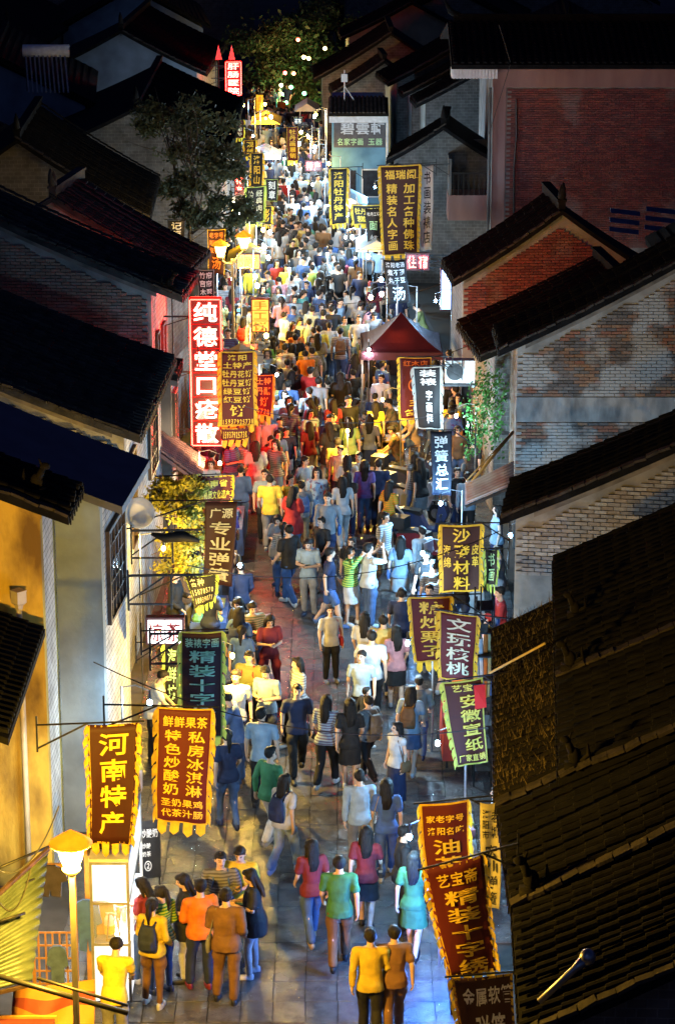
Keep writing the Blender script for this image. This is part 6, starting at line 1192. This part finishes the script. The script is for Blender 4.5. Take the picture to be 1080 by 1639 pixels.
for me in BAGS: me.polygons.foreach_set('use_smooth', [True]*len(me.polygons)); me.materials.append(PLAIN)
COLS = {'white': (.55, .56, .57), 'pale blue': (.30, .40, .50), 'blue': (.07, .14, .34), 'navy': (.02, .03, .08), 'black': (.015, .015, .017), 'grey': (.22, .22, .23), 'yellow': (.72, .52, .05), 'lime': (.38, .50, .10), 'orange': (.75, .20, .02), 'red': (.45, .03, .03), 'maroon': (.20, .02, .03), 'green': (.05, .20, .08), 'olive': (.17, .18, .06), 'brown': (.20, .10, .04), 'tan': (.38, .27, .16), 'pink': (.60, .28, .30), 'purple': (.16, .10, .34), 'striped yellow': (.55, .46, .16), 'denim': (.07, .12, .24), 'khaki': (.30, .24, .15), 'turquoise': (.10, .38, .40)}
POSEW = {'walk': 'walking', 'walk2': 'striding', 'stand': 'standing', 'phone': 'phone raised', 'photo': 'photographing', 'one': 'gesturing', 'fold': 'arms folded', 'reach': 'leaning', 'sit': 'sitting'}
BOTW = {'trousers': 'trousers', 'shorts': 'shorts', 'leggings': 'slim trousers', 'skirt': 'skirt', 'dress': 'dress', 'longskirt': 'long skirt'}
HAIRW = {'short': 'short hair', 'long': 'long hair', 'pony': 'ponytail', 'cap': 'dark cap'}
TOPW = {'short': 'shirt', 'long': 'long-sleeved top', 'none': 'vest'}
PEOPLE = []
def person(kind, x, y, rz, top, bot, shoe='white', sc=1.0, where='', z=.036, label=None):
    D = PM[kind]; K = KINDS[kind]
    o = link('person', D['body'], None, None, (x, y, z), (0, 0, rz)); o.scale = (sc, sc, sc)
    for nm, me, c in (('hair', D['hair'], None), ('top', D['top'], COLS[top]), ('bottom', D['bottom'], COLS[bot]), ('shoe', D['shoe'], COLS[shoe]), ('shoe', D['shoe2'], COLS[shoe])):
        ch = link({'bottom': BOTW[K.get('bottom', 'trousers')].replace(' ', '_').replace('dress', 'skirt')}.get(nm, nm) if nm == 'bottom' else nm, me, None, o)
        if c: k = random.uniform(.85, 1.15); ch.color = (c[0]*k, c[1]*k, c[2]*k, 1)
    if K['pose'] in ('walk', 'walk2', 'stand', 'one') and random.random() < .34:
        q = random.randrange(2); ch = link(['backpack', 'shoulder_bag'][q], BAGS[q], None, o); c = COLS[random.choice(['black', 'navy', 'red', 'brown', 'grey', 'pink', 'tan', 'blue'])]; ch.color = (*c, 1)
    back = abs(math.atan2(math.sin(rz-math.pi), math.cos(rz-math.pi))) < 1.0
    lab = label or '%s in %s %s, %s %s, %s, %s, %s' % ('person', top, TOPW[K.get('sleeve', 'short')], bot, BOTW[K.get('bottom', 'trousers')], HAIRW[K.get('hair', 'short')], POSEW[K['pose']], where)
    tag(o, ' '.join(lab.split()), 'person', 'people in the crowded street'); PEOPLE.append((x, y)); return o
# ---- people who stand out in the photograph: foot pixel, facing (0 = towards the gate, pi = away)
PI = math.pi
def hero(kind, px, py, rz, top, bot, shoe, label, sc=1.0): p = at_z(px, py, .036); person(kind, p.x, p.y, rz, top, bot, shoe, sc, label=label)
hero('fstand', 247, 1612, PI*.9, 'yellow', 'brown', 'white', 'person with ponytail in yellow top and brown trousers before the snack cart', .98)
hero('fstand', 262, 1588, PI*1.25, 'lime', 'denim', 'navy', 'person in lime top and jeans with ponytail next to the snack cart', .97)
hero('fphone', 236, 1570, PI*1.3, 'maroon', 'denim', 'white', 'person in maroon shirt close against the snack cart panel', .95)
hero('floose', 300, 1566, -PI*.45, 'black', 'white', 'black', 'long haired person in black top and white trousers queuing at the cart', .97)
hero('mcap', 323, 1582, PI*1.1, 'orange', 'navy', 'maroon', 'person in bright orange jacket and dark cap queuing at the cart')
hero('mjacket', 364, 1606, PI*.95, 'brown', 'brown', 'black', 'person in brown jacket and brown trousers walking up behind the orange jacket', 1.04)
hero('mjacket', 355, 1540, .1, 'grey', 'navy', 'maroon', 'person in open grey jacket facing the gate beside the yellow shirt', 1.03)
hero('mphone', 387, 1528, -.15, 'yellow', 'black', 'white', 'person in yellow shirt looking down next to the black loose top', 1.03)
hero('floose', 406, 1560, -PI*.5, 'black', 'white', 'white', 'person in loose black top and white slim trousers facing the cart', .98)
hero('mreach', 186, 1690, PI*.95, 'yellow', 'grey', 'black', 'person in yellow shirt bending at the front of the snack cart')
hero('mwalk2', 592, 1668, PI, 'yellow', 'black', 'black', 'person in yellow jacket walking up the street beside a brown jacket', 1.0)
hero('mwalk', 630, 1662, PI*1.02, 'brown', 'brown', 'black', 'person in brown shirt beside the yellow jacket walker')
hero('mjacket', 645, 1492, PI*.55, 'black', 'black', 'black', 'person in black top standing at the oil tea counter', 1.02)
hero('fskirt', 660, 1535, PI*.9, 'green', 'green', 'black', 'person in green top and green skirt by the tilted banner')
hero('mwalk', 543, 1550, PI, 'green', 'brown', 'black', 'person in green shirt and dark brown trousers walking away from the gate', 1.05)
hero('fwalk', 500, 1512, PI*1.1, 'maroon', 'denim', 'tan', 'long haired person in maroon shirt and jeans walking near the green shirt')
hero('fskirt', 585, 1490, PI*.95, 'maroon', 'black', 'black', 'person in maroon top and black skirt next to the green shirt walker')
hero('fwalk', 618, 1408, PI, 'blue', 'denim', 'white', 'long haired person in blue shirt walking up the middle of the street')
hero('mwalk2', 575, 1392, PI*1.05, 'pale blue', 'grey', 'white', 'person in pale blue long sleeved top next to the long haired blue shirt')
hero('fwalk', 455, 1400, PI*.8, 'white', 'pale blue', 'white', 'long haired person in white shirt and pale trousers beside a green top')
hero('mwalk2', 432, 1352, PI*.75, 'green', 'white', 'grey', 'person in green long sleeved top and white trousers striding left')
hero('mstand', 420, 1292, PI*.95, 'pale blue', 'black', 'black', 'person in pale blue shirt and black trousers standing in the street', 1.05)
hero('mwalk', 476, 1245, .1, 'navy', 'black', 'black', 'person in navy shirt walking towards the gate past the pale blue shirt', 1.02)
hero('fwalk', 522, 1262, PI*.9, 'pale blue', 'black', 'white', 'long haired person in pale blue shirt and black trousers')
hero('fskirt', 560, 1268, PI, 'black', 'black', 'white', 'person in black top and short black skirt walking away')
hero('mreach', 383, 1258, -PI*.55, 'blue', 'denim', 'brown', 'person in blue polo shirt bending over the red stall table', 1.02)
hero('mjacket', 400, 1185, -.3, 'olive', 'black', 'black', 'person in olive jacket by the lime trimmed banner')
hero('mphone', 428, 1210, -.4, 'pale blue', 'navy', 'white', 'person in pale blue shirt looking at a phone near the olive jacket')
hero('fphone', 432, 1120, .2, 'maroon', 'maroon', 'black', 'long haired person in maroon shirt and maroon trousers looking at a phone')
hero('mphone', 405, 1098, .3, 'tan', 'navy', 'white', 'person in tan shirt looking at a phone beside the maroon clothes')
hero('fphone', 385, 1090, -.6, 'black', 'grey', 'black', 'person in black shirt looking down at the red stall table')
hero('fwalk', 583, 1118, PI*.95, 'white', 'brown', 'black', 'long haired person in white shirt and brown trousers near the striped shirt')
hero('mwalk', 613, 1122, PI, 'striped yellow', 'blue', 'white', 'person in yellow grey shirt and bright blue trousers')
hero('mphoto', 590, 1004, PI*.7, 'white', 'denim', 'white', 'person in white shirt and jeans taking a photo with raised arms', 1.05)
hero('fphoto', 561, 1000, PI*.3, 'lime', 'white', 'white', 'person in lime top and white dress taking a photo with raised arms', .98)
hero('mshorts', 526, 1004, PI*.5, 'navy', 'blue', 'blue', 'person in navy shirt and blue shorts next to the photo takers')
hero('fskirt', 640, 985, PI*.9, 'pale blue', 'white', 'pink', 'person in pale blue top and white skirt behind the photo takers')
hero('mwalk', 642, 1075, PI, 'navy', 'denim', 'black', 'person in navy shirt and jeans by the roasted chestnut banner')
hero('mwalk', 433, 880, PI, 'yellow', 'grey', 'white', 'person in bright yellow shirt walking past the specialist springs banner', 1.03)
hero('mstand', 425, 868, .1, 'pale blue', 'black', 'black', 'person in pale blue shirt facing the gate behind the bright yellow shirt')
hero('mwalk', 540, 812, PI, 'lime', 'black', 'black', 'person in lime shirt walking away past the dining tables')
hero('fwalk', 583, 852, PI, 'purple', 'denim', 'black', 'long haired person in purple shirt near the parked scooters')
hero('mwalk2', 605, 850, PI, 'navy', 'navy', 'black', 'person in navy top and navy trousers beside the purple shirt')
hero('fwalk', 548, 880, PI*1.05, 'white', 'white', 'white', 'long haired person in all white clothes in mid street')
hero('mstand', 462, 712, PI, 'blue', 'tan', 'white', 'person in blue shirt and tan trousers by the crisp cake banner')
hero('mstand', 545, 620, PI, 'white', 'blue', 'white', 'person in white shirt and blue trousers in the packed crowd')
# ---- diners
for i, (x, y, rz) in enumerate(SEATS):
    if i % 4 == 3: continue
    person(['sitm', 'sitf'][i % 2], x, y, rz+PI*0+random.uniform(-.2, .2)+(0 if True else 0), random.choice(['orange', 'yellow', 'white', 'red', 'brown', 'tan']), random.choice(['navy', 'denim', 'black', 'brown']), 'black', random.uniform(.94, 1.02), 'at dining tables', z=-.03)
# ---- vendors behind their tables
for i, (x, y, sd, cn, near) in enumerate(VENDORS):
    k = ['mreach', 'fstand', 'mstand', 'fphone', 'mjacket', 'flong'][i % 6]; tc = ['white', 'grey', 'black', 'red', 'pale blue', 'olive', 'tan'][i % 7]
    person(k, x, y, sd*-PI/2+random.uniform(-.3, .3), tc, ['black', 'denim', 'navy'][i % 3], 'black', random.uniform(.93, 1.03), z=.008, label='vendor in %s top behind the %s stall table %s' % (tc, cn, near))
# ---- the crowd
rc = random.Random(11); TOPS = ['white']*12+['pale blue']*9+['blue']*5+['navy']*10+['black']*13+['grey']*10+['yellow', 'orange', 'red']+['maroon', 'green', 'olive', 'pink', 'purple', 'turquoise', 'tan', 'brown', 'lime', 'striped yellow']; BOTS = ['black']*5+['navy']*4+['denim']*7+['khaki']*2+['grey']*3+['white', 'blue', 'brown']
WK = ['mwalk']*4+['mwalk2']*3+['mshorts']*2+['mstand']*2+['mphone', 'mjacket', 'mreach', 'mcap']+['fwalk']*4+['fwalk2']*3+['fskirt']*3+['fstand', 'fphone', 'flong', 'floose']
def zone(x, y):
    for lim, z in ((38, 'by snack cart'), (47, 'near chestnut banner'), (54, 'near sofa banner'), (61, 'near dining tables'), (70, 'near maroon canopy'), (80, 'near soup banner')):
        if y < lim: return z
    return 'near blue shop'
def free(x, y, d):
    if any(a < x < b and c < y < e for a, b, c, e in STALLRECT): return False
    return all((x-q[0])**2+(y-q[1])**2 > d*d for q in PEOPLE)
LIMIT = 300; tries = 0
def dens(y): return .0 if y < 38 else .2 if y < 43 else .35 if y < 47 else .75 if y < 51 else .2 if y < 54 else 1.1 if y < 58 else 1.55
far = []; PEOPLE0 = len(PEOPLE)
y = 33.0
while y < 128:
    step = .25; wl, wr = lerp(XL, y)+.55, lerp(XR, y)-.5; exp = dens(y)*(wr-wl)*step; nn = int(exp)+(1 if rc.random() < exp-int(exp) else 0)
    for _ in range(nn):
        for _t in range(12):
            x, yy = rc.uniform(wl, wr), y+rc.uniform(0, step)
            if y < 38 and x < -1.2: continue
            if MN.noise(Vector((x*.55, yy*.28, 3.3))) < -.22 or (47 < yy < 55 and x > .3+.1*(yy-47) and rc.random() < .65): continue
            if free(x, yy, .42 if y > 55 else .55):
                away = rc.random() < .6; rz = (PI if away else 0)+rc.gauss(0, .45); k = rc.choice(WK); tp_c, bt_c = rc.choice(TOPS), rc.choice(BOTS)
                if len(PEOPLE) < LIMIT: person(k, x, yy, rz, tp_c, bt_c, rc.choice(['white', 'black', 'grey', 'white', 'navy']), (rc.uniform(.9, 1.06) if rc.random() > .07 else rc.uniform(.66, .78)), zone(x, yy), z=.036 if yy < 75 else .008)
                else: far.append((k, x, yy, rz, tp_c, bt_c, rc.uniform(.93, 1.05))); PEOPLE.append((x, yy))
                break
    y += step
print('people', len(PEOPLE), 'far', len(far))
# the rest of the packed far crowd: one mass
def far_crowd():
    low = {}
    for k in sorted(set(f[0] for f in far)):
        vs, fs, cs = [], [], []
        for nm in ('body', 'hair', 'top', 'bottom', 'shoe', 'shoe2'):
            t = bpy.data.objects.new('t', PM[k][nm]); COL.objects.link(t); d = t.modifiers.new('d', 'DECIMATE'); npl = len(PM[k][nm].polygons); d.ratio = min(1, {'body': 420, 'hair': 90, 'top': 220, 'bottom': 180, 'shoe': 36, 'shoe2': 36}[nm]/npl); low.setdefault(k, []).append((nm, t.name))
    LO = {}; bk = bake_all([bpy.data.objects[t] for L in low.values() for nm, t in L], True)
    for k, L in low.items():
        A = []
        for nm, t in L:
            me = bk[t]; v = np.array([tuple(q.co) for q in me.vertices]); f = [tuple(p.vertices) for p in me.polygons]; A.append((nm, v, f)); bpy.data.meshes.remove(me)
        LO[k] = A
    V, Fc, Cc = [], [], []; n = 0
    for k, x, y, rz, tc, bc, sc in far:
        c, s = math.cos(rz), math.sin(rz)
        for nm, v, f in LO[k]:
            q = v*sc; V.append(np.stack([q[:, 0]*c-q[:, 1]*s+x, q[:, 0]*s+q[:, 1]*c+y, q[:, 2]+.008], 1)); Fc += [tuple(i+n for i in p) for p in f]; n += len(v)
            col = {'body': (.6, .38, .27), 'hair': (.015, .012, .01), 'top': COLS[tc], 'bottom': COLS[bc], 'shoe': (.3, .3, .3), 'shoe2': (.3, .3, .3)}[nm]; Cc.append(np.tile(np.array([*col, 1.0]), (len(v), 1)))
    me = bpy.data.meshes.new('far_crowd'); me.from_pydata(np.concatenate(V).tolist(), [], Fc); at = me.color_attributes.new('Col', 'FLOAT_COLOR', 'POINT'); at.data.foreach_set('color', np.concatenate(Cc).ravel()); me.polygons.foreach_set('use_smooth', [True]*len(me.polygons))
    m = mat('far_crowd_cloth', (1, 1, 1), (.7, .7, .7), rough=.8); nt = m.node_tree; a = nt.nodes.new('ShaderNodeAttribute'); a.attribute_name = 'Col'; nt.links.new(a.outputs['Color'], nt.nodes['Principled BSDF'].inputs['Base Color']); me.materials.append(m)
    o = link('far_crowd', me); tag(o, 'dense far crowd of shoppers filling the end of the street', 'crowd', kind='stuff')
if far: far_crowd()
